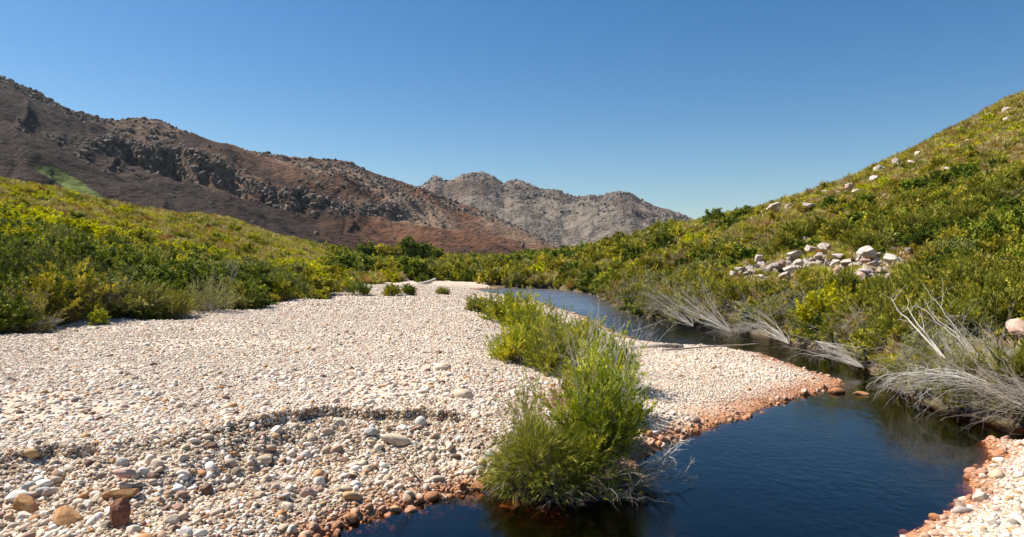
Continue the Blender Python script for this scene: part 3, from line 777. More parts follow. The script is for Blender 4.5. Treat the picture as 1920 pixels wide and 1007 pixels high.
def w_left(x, y, u):
    p = pt(x, y, .06, 71); q = pt(x, y, .08, 72); el = sst(y - 25 * u, 62, 92)
    return {'leafy_shrub': .2 + 3.5 * (1 - el) * sst(p, .44, .54) + .8 * el * sst(p, .62, .68), 'grey_shrub': 1.8 * (1 - .95 * el) * sst(q, .35, .55), 'broom_shrub': .25 * (1 - .8 * el) + 0 * x, 'yellow_shrub': .04 + 9.0 * el * sst(1 - q, .35, .50),
            'olive_shrub': 1.0 + 0 * x, 'rusty_shrub': .05 + .25 * (1 - el) * sst(q, .6, .7), 'dead_shrub': .04 * (1 - el) + 0 * x}
def w_valley(x, y, u):
    p = pt(x, y, .035, 81); q = pt(x, y, .05, 83)
    return {'leafy_shrub': .2 + 4 * sst(p, .5, .58), 'grey_shrub': .3 + 0 * x, 'broom_shrub': .2 + 0 * x, 'yellow_shrub': .03 + 1.0 * sst(q, .6, .68), 'olive_shrub': 1.4 + 0 * x, 'rusty_shrub': .03 + 0 * x}
isR = lambda x, y, u: is_right(x, y) & (u > -.02)
isL = lambda x, y, u: (~is_right(x, y) | (u < -.15))
vg = []
vg += vegetate(520, 15.5, 40, .2, .95, .9, 2.2, 1.2, w_right, 21, isR)
vg += vegetate(1700, 30, 75, .08, .95, .6, 2.5, 1.8, w_right, 22, isR)
vg += vegetate(4200, 60, 150, .02, .92, .4, 1.9, 2.4, w_right, 23, isR)
vg += vegetate(1300, 29, 75, -.92, -.2, .8, 2.6, 1.5, w_left, 24, isL)
vg += vegetate(4400, 60, 200, -.92, -.16, .4, 1.9, 2.4, w_left, 25, isL)
vg += vegetate(75, 30, 52, .1, .95, 1.6, 2.6, 1.4, lambda x, y, u: {'leafy_shrub': 1.2 * sst(pt(x, y, .07, 61), .45, .6) + .05, 'olive_shrub': .6 + 0 * x, 'broom_shrub': .4 + 0 * x}, 41, isR)
vg += vegetate(170, 33, 64, -.92, -.34, 1.6, 3.3, 1.4, lambda x, y, u: {'leafy_shrub': 1.3 + 0 * x, 'grey_shrub': .8 + 0 * x, 'olive_shrub': .3 + 0 * x}, 42, isL)
vg += vegetate(2300, 100, 240, -.26, .24, .9, 3.6, 1.4, w_valley, 26, None)
vg += vegetate(1300, 230, 420, -.3, .2, 2.0, 5.0, 1.2, w_valley, 27, None)
# shrubs that crowd the water's edge on the right bank
r = np.random.default_rng(28)
for i in range(170):
    yy = float(np.exp(r.uniform(math.log(15.6), math.log(100)))); ue = float(np.interp(yy, RBd, RBu)); xx = ue * yy + r.uniform(.0, 1.1) * (1 + yy * .012)
    hh = r.uniform(.5, 1.5) * (1 + yy * .008)
    vg.append((['broom_shrub', 'olive_shrub', 'grey_shrub', 'leafy_shrub', 'broom_shrub', 'rusty_shrub'][r.integers(0, 6)], xx, yy, max(0, float(land(np.array([xx]), np.array([yy]))[0])), hh))
# keep the boulders and the rock pile in view
for px, py, d in [(1800, 705, 19), (1750, 650, 20.5), (1700, 590, 22), (1662, 540, 24), (1860, 700, 18.5), (1800, 640, 20.5), (1740, 580, 22.5), (1820, 715, 17.6), (1880, 735, 17), (1760, 705, 18.4), (1700, 715, 18.8), (1370, 615, 35), (1310, 590, 37), (1270, 570, 38.5),
                  (1300, 605, 38), (1480, 640, 30), (1430, 615, 32), (1570, 665, 26.5), (1620, 685, 25), (1900, 640, 22), (1905, 660, 20)]:
    CLR.append((U(px) * d, d, .25))
def clear(x, y, h):
    for bx, by, bs in CLR:
        if abs(x - bx) > 6 or y > by + 1.5 or y < by - 9: continue
        L = math.hypot(bx, by); t = ((bx - x) * bx + (by - y) * by) / L; o_ = abs((x * by - y * bx)) / L
        if bs > .25:
            if -bs < t < bs + 1.8 + 2.6 * h and o_ < bs * 1.1 + .42 * h: return False
        elif -.4 < t < .6 + 1.0 * h and o_ < .1 + .3 * h: return False
    return True
def in_pile(x, y, h):
    px = CX + FPX * x / y; py = HY - (gz(x, y) - CH) / y * FPX
    top = HY - (gz(x, y) + h * .9 - CH) / y * FPX
    return 1370 < px < 1725 and 27 < y < 75 and py > 480 and top < 528
vg = [v for v in vg if clear(v[1], v[2], v[4]) and not (v[1] > 0 and in_pile(v[1], v[2], v[4]) and r.random() < .82)]
for i in range(290):     # low growth right on the ledge above the water
    yy = float(np.exp(r.uniform(math.log(15.4), math.log(45 if i < 150 else 22)))); ue = float(np.interp(yy, RBd, RBu)); xx = ue * yy + r.uniform(.0, 2.2)
    vg.append((['grey_shrub', 'olive_shrub', 'dead_shrub', 'broom_shrub', 'rusty_shrub', 'dead_shrub'][r.integers(0, 6)], xx, yy, max(0, float(land(np.array([xx]), np.array([yy]))[0])), r.uniform(.3, .75) if i < 150 else r.uniform(.35, 1.0)))
print('plants', len(vg))
def place_txt(x, y, h):
    px = CX + FPX * x / y; py = HY - (gz(x, y) + h * .5 - CH) / y * FPX
    if y > 115 and -.2 < x / y < .14: return 'valley floor, ' + ('left of the river bend' if px < 900 else 'beyond the river bend' if px < 1060 else 'where the right hill begins')
    if x > 0:
        if y < 42: return 'right river bank, ' + ('near the right edge' if px > 1760 else 'beside the leaning dead trunks' if px > 1600 else 'across from the spit tip' if px > 1450 else 'across from the driftwood log' if px > 1250 else 'at the bend behind the bushes')
        if 1360 < px < 1740: return 'right hillside, ' + ('below the rock pile' if py > 530 else 'level with the rock pile' if py > 460 else 'above the rock pile' if py > 400 else 'among the high boulders')
        return 'right hillside, ' + ('low down left of the rock pile' if px < 1360 and py > 470 else 'near the skyline left of the rock pile' if px < 1360 else 'low down right of the rock pile' if py > 480 else 'halfway up at the right' if py > 330 else 'high up by the skyline')
    if y < 42: return 'left bank beside the gravel bar, ' + ('near the left edge' if px < 150 else 'further along')
    return 'left hillside, ' + ('low above the bar at the left edge' if px < 250 and py > 440 else 'low above the bar' if py > 470 else 'high up at the left edge' if px < 250 else 'in the middle of the slope' if py > 420 else 'just under the skyline')
def size_txt(h): return 'small' if h < .8 else 'middle sized' if h < 1.5 else 'large'
where_txt = lambda x, y: ('valley floor beyond the river' if (y > 115 and -.2 < x / y < .14) else ('right hillside' if x > 0 else 'left hillside')) if y > 42 else ('right river bank' if x > 0 else 'left bank beside the gravel bar')
look = {'leafy_shrub': 'dark leafy shrub', 'grey_shrub': 'grey green shrub', 'broom_shrub': 'feathery broom like shrub',
        'yellow_shrub': 'yellow green shrub', 'olive_shrub': 'olive green shrub', 'rusty_shrub': 'rusty brown shrub', 'dead_shrub': 'bare dead shrub'}
order = sorted(PK); flat = []; start = {}
for k in order:
    start[k] = len(flat); flat += [m[0] for m in PK[k]]
VC = proto_collection('scrub_shapes', flat)
byk = {}
for it in vg: byk.setdefault(it[0], []).append(it)
rv = random.Random(9); rest = []
for k, its in byk.items():
    its.sort(key=lambda t: -(t[4] / t[2]) * (1 if abs(t[1] / t[2]) < .76 else .01))
    for i, (kk, x, y, z, h) in enumerate(its):
        v = rv.randrange(len(PK[k])); rz = rv.uniform(0, 6.28); wd = h * rv.uniform(.85, 1.35)
        if i < 230:
            wt = where_txt(x, y); lab = '%s %s, %s' % (size_txt(h), look[k], place_txt(x, y, h)); grp = '%ss on the %s' % (look[k], wt)
            m, fol, ste = PK[k][v]
            if h * 693 / y > 26 and k in PF: fol, ste = PF[k][v % 2][1:]
            if fol is not None and h * 693 / y > 22:
                o = link(k, None); link('foliage', fol, o); link('stems', ste, o)
            else: o = link(k, m)
            o.location = (x, y, z - .04); o.rotation_euler = (0, 0, rz); o.scale = (wd, wd, h)
            tag(o, lab, 'shrub', grp)
        else: rest.append((x, y, z - .04, rz, wd, h, start[k] + v))
A = np.array(rest)
o = scatter('scrub', A[:, :3], np.stack([0 * A[:, 3], 0 * A[:, 3], A[:, 3]], 1), np.stack([A[:, 4], A[:, 4], A[:, 5]], 1), A[:, 6].astype(int), VC)
tag(o, 'low mixed green and yellow scrub covering both hillsides and the valley floor', 'scrub', kind='stuff')

# --- low ground cover of grass tufts that fills between the shrubs
tm = []
for v in range(4):
    pb, r = shrub(1700 + v, h=.5, w=.35, nst=40, sub=1, sublen=.15, lv=4, L=.26, W=.022, ang=.3, low=.3, r0=.003, segs=3)
    tm.append(finish('tuft', pb, r, M[['lreed', 'lolive', 'straw', 'lrust'][v]], M['wood']))
TC = proto_collection('tuft_shapes', tm)
def cover(n, y0, y1, u0, u1, seed):
    r = np.random.default_rng(seed); y = np.sqrt(r.uniform(y0 ** 2, y1 ** 2, n)); u = r.uniform(u0, u1, n); x = u * y
    kp = (gravel_mask(x, y) < .2) & (water_sd(x, y) > .1); x, y = x[kp], y[kp]; z = land(x, y)
    vis = ((z + .8 - CH) / y) > horizon(x, y) - .004
    return x[vis], y[vis], z[vis]
cv = [cover(9000, 15.5, 70, .1, .95, 31), cover(12000, 60, 150, .02, .92, 32), cover(5000, 28, 75, -.92, -.2, 33), cover(12000, 60, 190, -.92, -.15, 34)]
cv = [np.array([q for q in zip(*c) if clear(q[0], q[1], .25)]).T for c in cv]
x = np.concatenate([c[0] for c in cv]); y = np.concatenate([c[1] for c in cv]); z = np.concatenate([c[2] for c in cv]); n = len(x)
sc = rg.uniform(.7, 1.5, n) * np.clip(y / 60, 1, 2)
o = scatter('grass', np.stack([x, y, z - .02], 1), np.stack([0 * x, 0 * x, rg.uniform(0, 6.3, n)], 1), np.stack([sc * 1.2, sc * 1.2, sc], 1), rg.choice(4, n, p=[.2, .3, .35, .15]), TC)
tag(o, 'tufts of grass and low growth between the shrubs', 'grass', kind='stuff')

# --- close bushes, one mesh of foliage and one of stems each
def hero(name, label, cat, px, d, seed, lm, wm, h, dz=0, rz=0, **p):
    pb, r = shrub(seed, h=h, **p)
    fol, ste = finish(name, pb, r, M[lm], M[wm], False)
    o = link(name, None); x = U(px) * d
    o.location = (x, d, gz(x, d) - .05 + dz); o.rotation_euler = (0, 0, rz)
    link('foliage', fol, o); link('stems', ste, o); tag(o, label, cat); return o
LANCE = dict(sub=8, sublen=.40, lv=17, L=.11, W=.019, ang=.42, up=.06, low=.18, r0=.010, k=4, t0=.30, lump=.58, lt0=.1, bare=.10, segs=7, bend=.07)
def lance(lab, px, d, seed, h, w, nst, lm='lbright', **kw):
    p = dict(LANCE); p.update(kw); w = w * 1.1; nst = int(nst * 1.15)
    return hero('willow_shrub', lab, 'shrub', px, d, seed, lm, 'wood', h, w=w, nst=nst, **p)
lance('tall bright green bush leaning over the pool at the end of the bush row', 1125, 12.7, 2001, 2.2, .95, 120)
lance('bright green bush just behind the grassy clump, sparser with bare stalks', 1150, 14.4, 2002, 2.0, .8, 75, bare=.2)
lance('dense green bush in the middle of the bush row beside the spit', 1118, 16.6, 2003, 1.8, 1.0, 90, bare=.08)
lance('feathery green bush right of the row, touching the near end of the driftwood log', 1145, 19.5, 2004, 1.75, 1.0, 80, bare=.15)
lance('low bright green bush spreading onto the gravel at the left of the row', 962, 22.6, 2005, 1.1, 1.0, 80)
lance('broad green bush with many bare grey stalks in the middle of the row', 1040, 21.4, 2006, 2.2, 1.5, 120, bare=.18, L=.12, W=.016)
lance('green bush behind the broad one, close to the blue water', 1105, 26.0, 2007, 1.55, 1.2, 90, L=.12, W=.018)
lance('yellowish green bush between the broad bush and the far ones', 1025, 28, 2008, 1.75, 1.5, 90, L=.13, W=.02)
lance('rounded bright green bush on the far part of the row by the bend', 985, 35, 2009, 2.3, 1.7, 100, L=.15, W=.026)
lance('leftmost bright green bush of the far part of the row', 945, 38, 2010, 2.2, 1.7, 90, L=.15, W=.03)
lance('small pale green bush at the far left tip of the row', 893, 43, 2011, 1.0, .9, 40, 'lgrey', L=.15, W=.03)
lance('sparse thin stalked bush with orange tips left of the grassy clump', 985, 13.6, 2012, 1.45, .55, 20, 'lbright', sub=4, lv=7, bare=.35)
lance('small sparse rust tipped bush on the gravel behind the grassy clump', 1055, 15.2, 2013, 1.2, .5, 18, 'lrust', sub=4, lv=7, bare=.2)
hero('grass_clump', 'fine leaved dark green grassy clump hanging over the water in the foreground', 'grass clump', 1012, 12.1, 2020, 'lreed', 'bark', 1.15,
     w=.85, nst=260, sub=3, sublen=.30, lv=8, L=.20, W=.007, ang=.22, up=-.02, low=.2, r0=.004, k=3, t0=.4, lump=.35, bend=.08, segs=6)
hero('grass_clump', 'smaller fine leaved grassy clump right behind the big one at the water', 'grass clump', 1095, 12.15, 2021, 'lreed', 'bark', .8,
     w=.7, nst=150, sub=3, sublen=.26, lv=8, L=.18, W=.007, ang=.22, up=-.02, low=.2, r0=.004, k=3, t0=.4, lump=.35, bend=.08, segs=6)
# bushes that stand on the open gravel far off
for px, d, h, w_, lab, lm in [(640, 66, 1.5, 2.2, 'green bush at the left end of the far gravel bushes', 'lbright'), (672, 62, 1.3, 1.8, 'dense low green bush on the far edge of the gravel', 'lgreen'),
                              (765, 63, 1.0, 1.1, 'small dark green bush alone in the middle of the far gravel', 'lgreen'), (735, 62, 1.1, 1.2, 'bright green bush left of the small dark one on the far gravel', 'lbright'),
                              (830, 66, .5, .7, 'tiny grey green plant on the far gravel', 'lgrey'), (655, 80, 1.6, 2.0, 'pale green bush standing behind the far gravel bushes', 'lgrey'),
                              (615, 72, 1.3, 1.6, 'grey green bush where the gully meets the far gravel', 'lgrey'), (790, 96, 1.3, 1.6, 'green bush beside the far pale log', 'lgreen'),
                              (700, 100, 1.7, 2.2, 'wide olive bush on the far gravel near the trees', 'lolive')]:
    hero('gravel_shrub', lab, 'shrub', px, d, int(px * 3 + d), lm, 'wood', h, w=w_ * .7, nst=44, sub=6, sublen=.4, lv=12, L=.16, W=.045, ang=.5, low=.15, r0=.014, lump=.4)

# left bank bushes beside the bar
LB = [('lolive', 40, 30.5, 2.7, 2.0, 'big olive bush at the far left edge of the bank', .07), ('lgreen', 130, 33.5, 2.6, 1.7, 'dark leafy bush behind the olive one at the left edge', .09),
      ('lgrey', -60, 31, 2.8, 2.2, 'grey green bush cut by the left edge of the picture', .07),
      ('lreed', 262, 36.0, 2.4, 1.6, 'large upright bright sprigged bush on the left bank', .08), ('lreed', 330, 38.0, 1.8, 1.5, 'lower sprigged bush leaning on the large upright one', .08),
      ('lgrey', 385, 41.0, 2.6, 2.2, 'wide grey green bush with bare twigs in the middle of the left bank', .07), ('lolive', 440, 46, 2.6, 1.8, 'olive bush under the pale dead stalks', .08),
      ('lgreen', 505, 56, 3.0, 2.2, 'dark rounded bush near the far end of the gully', .10), ('lgreen', 545, 60, 2.6, 2.0, 'dark rounded bush at the very end of the gully', .10),
      ('lgreen', 470, 52, 2.3, 1.7, 'dark bush left of the rounded pair', .09), ('lbright', 512, 53.0, 1.1, 1.0, 'small bright bush in front of the dark rounded pair', .10),
      ('lgreen', 20, 36, 4.2, 2.8, 'tall dark leafy bush rising behind the olive bush', .11), ('lgreen', 205, 39, 3.2, 2.2, 'dark leafy bush above the bare soil of the bank', .10),
      ('lbright', 182, 32.0, .9, .35, 'little bright sapling on the soil ledge', .10), ('lgrey', 560, 62, 1.3, 1.0, 'round pale green tuft at the gully mouth', .09)]
for i, (lm, px, d, h, w_, lab, ll) in enumerate(LB):
    sp = lm == 'lreed'
    hero('bank_shrub', lab, 'shrub', px, d, 2100 + i, lm, 'bark' if lm == 'lgreen' else 'wood', h, w=w_ * .85, nst=95 if w_ > 1.2 else 24, sub=8, sublen=.5 if w_ > 1.2 else .25, lv=11, L=ll * (1.7 if sp else 1.1), W=ll * (.22 if sp else .42),
         ang=.3 if sp else .75, up=.10 if sp else .05, low=.3 if sp else .02, r0=.018, lump=.4, bare=.06 if not sp else 0)

for i, (px, d, h, w_, lab) in enumerate([(-25, 38, 3.8, 2.6, 'huge dark bush cut by the left edge, behind the olive ones'), (62, 41, 3.6, 2.6, 'dark leafy bush rising highest near the left edge'), (135, 45, 3.8, 2.8, 'dark leafy bush right of the highest one near the left edge'),
        (215, 48, 3.2, 2.4, 'dark leafy bush behind the large sprigged bush'), (300, 52, 2.8, 2.4, 'dark bush on the slope above the sprigged bushes'), (590, 78, 2.4, 2.4, 'dark round bush where the left hill meets the valley'), (632, 92, 2.5, 2.8, 'second dark round bush at the foot of the left hill')]):
    hero('leafy_bush', lab, 'shrub', px, d, 2300 + i, 'lgreen', 'bark', h, w=w_ * .8, nst=90, sub=9, sublen=.55, lv=13, L=.17, W=.10, ang=.85, low=.02, r0=.02, lump=.45, t0=.5)
for i, (px, py, h, lab) in enumerate([(1245, 482, 3.4, 'big dark tree like bush at the foot of the right hill by the bend'), (1340, 425, 2.6, 'dark bush on the skyline at the foot of the right hill'), (1395, 418, 2.5, 'second dark bush on the skyline left of the long flat boulder'), (1365, 440, 2.8, 'dark bush just under the two skyline ones'),
        (1560, 402, 1.9, 'dark leafy bush below the pair of boulders'), (1622, 395, 2.0, 'dark bush below the largest high boulder'), (1760, 360, 2.6, 'dark leafy bush in the big dark patch high at the right'), (1805, 350, 2.6, 'right hand bush of the big dark patch high at the right'), (1715, 372, 2.3, 'left hand bush of the big dark patch high at the right'),
        (1895, 470, 3.2, 'dark grey green bush against the right edge'), (1850, 485, 2.4, 'dark bush left of the one against the right edge'), (1190, 500, 3.0, 'green bush at the far bend of the river')]):
    d = hit(px, py, 17) or 100
    hero('leafy_bush', lab, 'shrub', px, d, 2400 + i, 'lgreen', 'bark', h, w=h * .72, nst=80, sub=9, sublen=.55, lv=12, L=.22, W=.13, ang=.85, low=.02, r0=.02, lump=.45, t0=.5)
# --- bare and dead branches
def dead_thing(name, label, px, d, seed, mat='dead', dz=0, cat='dead branch', **p):
    pb, r = dead(seed, **p); me = finish(name, pb, r, None, M[mat]); o = link(name, me)
    x = U(px) * d; o.location = (x, d, gz(x, d) + dz); return tag(o, label, cat)
dead_thing('dead_branch', 'forked bleached branch reaching right from the foreground bush over the pool', 1185, 12.3, 3001, 'pale', n=8, L=1.25, lean=(1, .0, .42), fan=.18, up=.015, bend=.13, sub=9, r0=.020, lv2=4)
dead_thing('dead_branch', 'tangle of thin grey twigs under the foreground bush at the water', 1090, 12.0, 3002, 'bark', n=16, L=.95, lean=(.8, -.4, .25), fan=.4, up=-.02, bend=.13, sub=6, r0=.009)
dead_thing('dead_branch', 'low bare grey twigs at the right foot of the foreground bush', 1150, 12.2, 3003, 'wood', n=10, L=.9, lean=(.7, -.2, .6), fan=.4, up=-.03, bend=.13, sub=6, r0=.009)
dead_thing('bare_twig', 'thin dark bare twig standing on the shingle bank at the waterline', 795, 11.9, 3004, 'bark', n=3, L=1.05, lean=(-.55, .1, 1), fan=.12, up=0, bend=.06, sub=5, r0=.010, cat='twig')
dead_thing('bare_twig', 'tall thin bare stalks rising left of the foreground bush', 975, 12.6, 3005, 'wood', n=8, L=1.5, lean=(-.15, 0, 1), fan=.16, up=0, bend=.06, sub=5, r0=.008, cat='twig')
dead_thing('bare_twig', 'small bare twig in the gravel at the bottom of the bank', 690, 10.4, 3006, 'wood', n=2, L=.5, lean=(.1, 0, 1), fan=.15, up=0, bend=.08, sub=3, r0=.006, cat='twig')
dead_thing('dead_branch', 'long pale stalks rising through the middle of the bush row', 1090, 19, 3007, 'pale', n=20, L=1.9, lean=(.35, 0, 1), fan=.35, up=-.01, bend=.07, sub=6, r0=.013)
dead_thing('dead_branch', 'pale stalks leaning right above the tall foreground bush', 1130, 14.2, 3008, 'pale', n=18, L=2.3, lean=(.4, 0, 1), fan=.25, up=-.01, bend=.07, sub=6, r0=.009)
dead_thing('dead_branch', 'rusty twigged spray beside the water at the right of the row', 1170, 22, 3009, 'dead', n=10, L=1.9, lean=(.3, 0, 1), fan=.25, up=-.01, bend=.09, sub=7, r0=.009)
dead_thing('dead_branch', 'thin bare branch leaning over the spit from the foreground bush', 1200, 14.6, 3010, 'wood', n=3, L=1.3, lean=(.45, 0, .8), fan=.15, up=0, bend=.09, sub=6, r0=.010)

for i_, (px_, d_, L_, lx) in enumerate([(960, 11.95, .7, -.5), (1000, 11.75, .8, .3), (1050, 11.6, .8, -.2), (1090, 11.65, .9, .5), (1130, 11.7, .9, .8), (1170, 11.9, 1.0, 1.0), (1185, 12.4, 1.0, 1.0), (1030, 11.8, .6, -.8)]):
    pb, r = dead(3100 + i_, n=16, L=L_, lean=(lx, -.35, .35), fan=.55, up=-.05, bend=.16, sub=5, r0=.009)
    o = link('dead_twigs', finish('dead_twigs', pb, r, None, M['bark'] if i_ % 2 else M['wood'])); o.location = (U(px_) * d_, d_, max(.02, gz(U(px_) * d_, d_)) + .02)
    tag(o, 'tangle of thin twigs and roots along the water under the foreground bush', 'twigs', 'twig tangles under the foreground bush')
for i_, (px_, d_) in enumerate([(945, 12.3), (975, 11.9), (1035, 11.75), (1075, 11.8), (1120, 11.85), (1160, 12.1)]):
    hero('grass_clump', ['short tuft at the left foot of the foreground bush', 'grass tuft hanging over the water, second from the left', 'grass tuft in front of the big grassy clump', 'grass tuft below the gap between the two grassy clumps', 'grass tuft at the waterline under the tall foreground bush', 'grass tuft at the right foot of the tall foreground bush'][i_], 'grass clump', px_, d_, 3150 + i_, 'lreed', 'bark', .5,
         w=.45, nst=90, sub=2, sublen=.2, lv=6, L=.14, W=.008, ang=.25, up=-.05, low=.05, r0=.003, k=3, t0=.3, lump=.35, bend=.1, segs=5)
def spray(name, label, pts, n, r0, seed, mat='dead', spreadv=.25, sub=6, cat='dead branch'):
    if n > 5: r0 *= .62; n = int(n * 1.7); spreadv *= 1.55; sub += 2
    # a fan of branches that follow one curve from root to tip; pts are (px, py, depth)
    r = np.random.default_rng(seed); pb = PB()
    C0 = np.array([(U(a) * d, d, CH - (b - HY) / FPX * d) for a, b, d in pts])
    tt = np.linspace(0, 1, len(C0)); ts = np.linspace(0, 1, 13)
    base = C0[0].copy()
    for i in range(n):
        C = np.stack([np.interp(ts, tt, C0[:, k]) for k in range(3)], 1)
        for _ in range(3): C[1:-1] = .25 * C[:-2] + .5 * C[1:-1] + .25 * C[2:]
        off = r.normal(size=3) * spreadv; off[2] = abs(off[2]) * .8 if i % 2 else off[2] * .5
        wob = np.cumsum(r.normal(size=(13, 3)) * .045 * (1 + spreadv), 0)
        cut = r.uniform(.7, 1.0); C = C[0] + (C - C[0]) * cut + off * (ts[:, None] ** .8) + wob * ts[:, None]
        C = C - base
        pb.tube(C, r0 * r.uniform(.5, 1.1), r0 * .12, 4)
        for j in range(sub):
            q = r.integers(4, 12); ax = unit(C[q] - C[q - 1]); L = np.linalg.norm(C[-1] - C[0]) * r.uniform(.08, .25)
            Q = grow(r, C[q], unit(ax + r.normal(size=3) * .6), L, 5, .16, -.03); pb.tube(Q, r0 * .3, r0 * .08, 3)
            for m in range(2):
                pb.tube(grow(r, Q[2 + m], unit(Q[3] - Q[2] + 0 + r.normal(size=3) * .35 * L), L * .4, 3, .1, -.05), r0 * .14, r0 * .06, 3)
    me = finish(name, pb, r, None, M[mat]); o = link(name, me); o.location = base
    return tag(o, label, cat)
spray('fallen_branch', 'white arching dead branches drooping into the river at the right', [(1880, 730, 17.5), (1800, 708, 18), (1720, 700, 18.6), (1660, 712, 19), (1642, 742, 19.2)], 8, .03, 4001, 'pale', spreadv=.20, sub=9)
spray('fallen_branch', 'second arch of bleached branches ending lower over the water', [(1900, 745, 17.2), (1800, 712, 17.8), (1720, 708, 18.2), (1680, 722, 18.5), (1672, 752, 18.6)], 6, .024, 4002, 'dead', spreadv=.22, sub=9)
spray('leaning_dead_trunk', 'long bare grey trunk leaning across the right bank', [(1800, 705, 19), (1750, 650, 20.5), (1700, 590, 22), (1672, 560, 23), (1662, 536, 24)], 2, .05, 4003, spreadv=.12, sub=4)
spray('leaning_dead_trunk', 'thinner bare trunk parallel to the long leaning one', [(1860, 700, 18.5), (1800, 640, 20.5), (1740, 580, 22.5), (1700, 535, 24.5)], 3, .035, 4004, spreadv=.25, sub=7)
spray('fallen_branch', 'grey brown mass of dead twigs along the right edge above the water', [(1960, 780, 15.5), (1880, 735, 17), (1820, 690, 18.5), (1780, 660, 19.5)], 26, .016, 4005, 'wood', .55, 8)
spray('fallen_branch', 'dense dry twigs trailing into the water near the right edge', [(1960, 740, 15.8), (1900, 745, 16.2), (1850, 760, 16.6), (1810, 778, 16.9)], 26, .014, 4006, 'wood', .45, 8)
spray('fallen_branch', 'pale dead branches leaning from the right edge towards the leaning trunk', [(1990, 760, 15.5), (1920, 720, 17.5), (1860, 680, 19.5), (1800, 645, 21)], 14, .022, 4007, 'dead', .45, 7)
spray('fallen_branch', 'bleached branch fan lying on the water beyond the spit', [(1530, 640, 27.5), (1570, 662, 26.5), (1600, 683, 25.6)], 9, .022, 4008, 'dead', .35, 7)
spray('fallen_branch', 'grey branches trailing from the right bank beyond the spit tip', [(1620, 690, 24.5), (1560, 665, 26), (1510, 655, 27), (1500, 668, 27)], 10, .018, 4009, 'dead', .35, 7)
spray('fallen_branch', 'low bleached twigs on the waterline of the right bank, middle reach', [(1440, 610, 35), (1400, 618, 34), (1360, 628, 33.5), (1345, 636, 33)], 12, .02, 4010, 'dead', .4, 7)
spray('fallen_branch', 'white dead branches sweeping up from the bank opposite the log', [(1370, 622, 35), (1310, 590, 37), (1270, 565, 38.5), (1250, 545, 39)], 14, .026, 4011, 'dead', .65, 7)
spray('fallen_branch', 'fan of bleached branches left of the sweeping white ones', [(1300, 612, 38), (1255, 590, 39.5), (1225, 572, 40), (1205, 572, 40)], 12, .024, 4012, 'dead', .55, 7)
spray('fallen_branch', 'dead branches leaning out from the bank above the spit', [(1480, 645, 30), (1430, 610, 32), (1390, 600, 33), (1360, 605, 33)], 14, .022, 4013, 'dead', .5, 7)
spray('dead_stalk', 'pair of pale dead stalks standing among the left bank bushes', [(432, 545, 46), (436, 520, 46), (440, 500, 46), (446, 484, 46)], 5, .03, 4014, 'dead', .4, 4)
spray('fallen_branch', 'brown dead roots and twigs hanging on the left bank soil', [(225, 560, 34), (190, 555, 33.4), (170, 575, 32.8), (150, 590, 32.4)], 24, .02, 4015, 'bark', .6, 6)
spray('fallen_branch', 'dry grey twigs along the foot of the left edge bushes', [(120, 600, 30.5), (70, 608, 30), (20, 612, 29.6), (-30, 615, 29.4)], 22, .014, 4016, 'wood', .3, 6)
spray('fallen_branch', 'wet dark branch stub lying at the waterline below the bank', [(838, 935, 11.7), (815, 925, 11.9), (795, 905, 12.1), (780, 895, 12.3)], 2, .04, 4017, 'wood', .05, 2)

r_ = np.random.default_rng(99)
for i in range(34):
    yy = float(np.exp(r_.uniform(math.log(17.5), math.log(60)))); ue = float(np.interp(yy, RBd, RBu)); xx = ue * yy + r_.uniform(.5, 1.6); L_ = r_.uniform(1.0, 2.2) * (1 + yy * .006)
    pb, r = dead(4100 + i, n=int(r_.integers(8, 16)), L=L_, lean=(-r_.uniform(.3, 1), r_.uniform(-.6, .3), r_.uniform(.1, .8)), fan=.5, up=-.03, bend=.13, sub=7, r0=.009 + yy * .0002)
    o = link('fallen_branch', finish('fallen_branch', pb, r, None, M['dead'] if i % 3 else M['wood'])); o.location = (xx, yy, max(0, gz(xx, yy)) + .1)
    tag(o, 'dead bleached branch hanging out over the water from the right bank', 'dead branch', 'dead branches along the right bank')

# driftwood log beside the spit
def log(name, label, pts, r0, r1, seed, mat='wood'):
    r = np.random.default_rng(seed); C = np.array([(U(a) * d, d, CH - (b - HY) / FPX * d) for a, b, d in pts])
    t = np.linspace(0, 1, len(C)); ts = np.linspace(0, 1, 24); P = np.stack([np.interp(ts, t, C[:, k]) for k in range(3)], 1)
    P += np.cumsum(r.normal(size=P.shape) * .008, 0); base = P[0].copy(); P -= base
    k = 10; pb = PB(); pb.tube(P, r0, r1, k); V = pb.sv[0]; V += (n3(V * 6, 1.0, seed) * r0 * .7)[:, None] * np.array([0, .5, 1])
    F = [f for f in pb.sf[0]]
    me = mesh_np(name, V, np.array(F), M[mat], True)
    bm = bmesh.new(); bm.from_mesh(me); bmesh.ops.holes_fill(bm, edges=[e for e in bm.edges if e.is_boundary], sides=20); bm.to_mesh(me); bm.free()
    o = link(name, me); o.location = base; tag(o, label, 'log')
    return o, P
dl = depth_at(653, .42)
lg, LP = log('driftwood_log', 'grey driftwood log lying at the back of the gravel spit', [(1180, 655, dl), (1215, 652, dl), (1250, 648, dl), (1283, 650, dl)], .13, .10, 51)
kn = link('knot', stone_mesh('knot', 77, M['bark'], True, sub=2, cuts=3), lg); kn.location = Vector(LP[20]) + Vector((0, 0, 0)); kn.scale = (.10, .16, .22)
log('driftwood_pole', 'thin long driftwood pole lying in front of the log on the spit', [(1185, 662, dl - 1.0), (1260, 657, dl - .8), (1340, 652, dl - .4), (1425, 648, dl)], .05, .02, 52)
log('driftwood_log', 'pale log lying on the far gravel beyond the bar', [(785, 535, 92), (800, 530, 92), (818, 524, 92)], .28, .18, 53, 'dead')
log('driftwood_log', 'long low pale log on the far left gravel', [(690, 545, 75), (720, 541, 76), (760, 538, 77)], .16, .10, 54, 'dead')

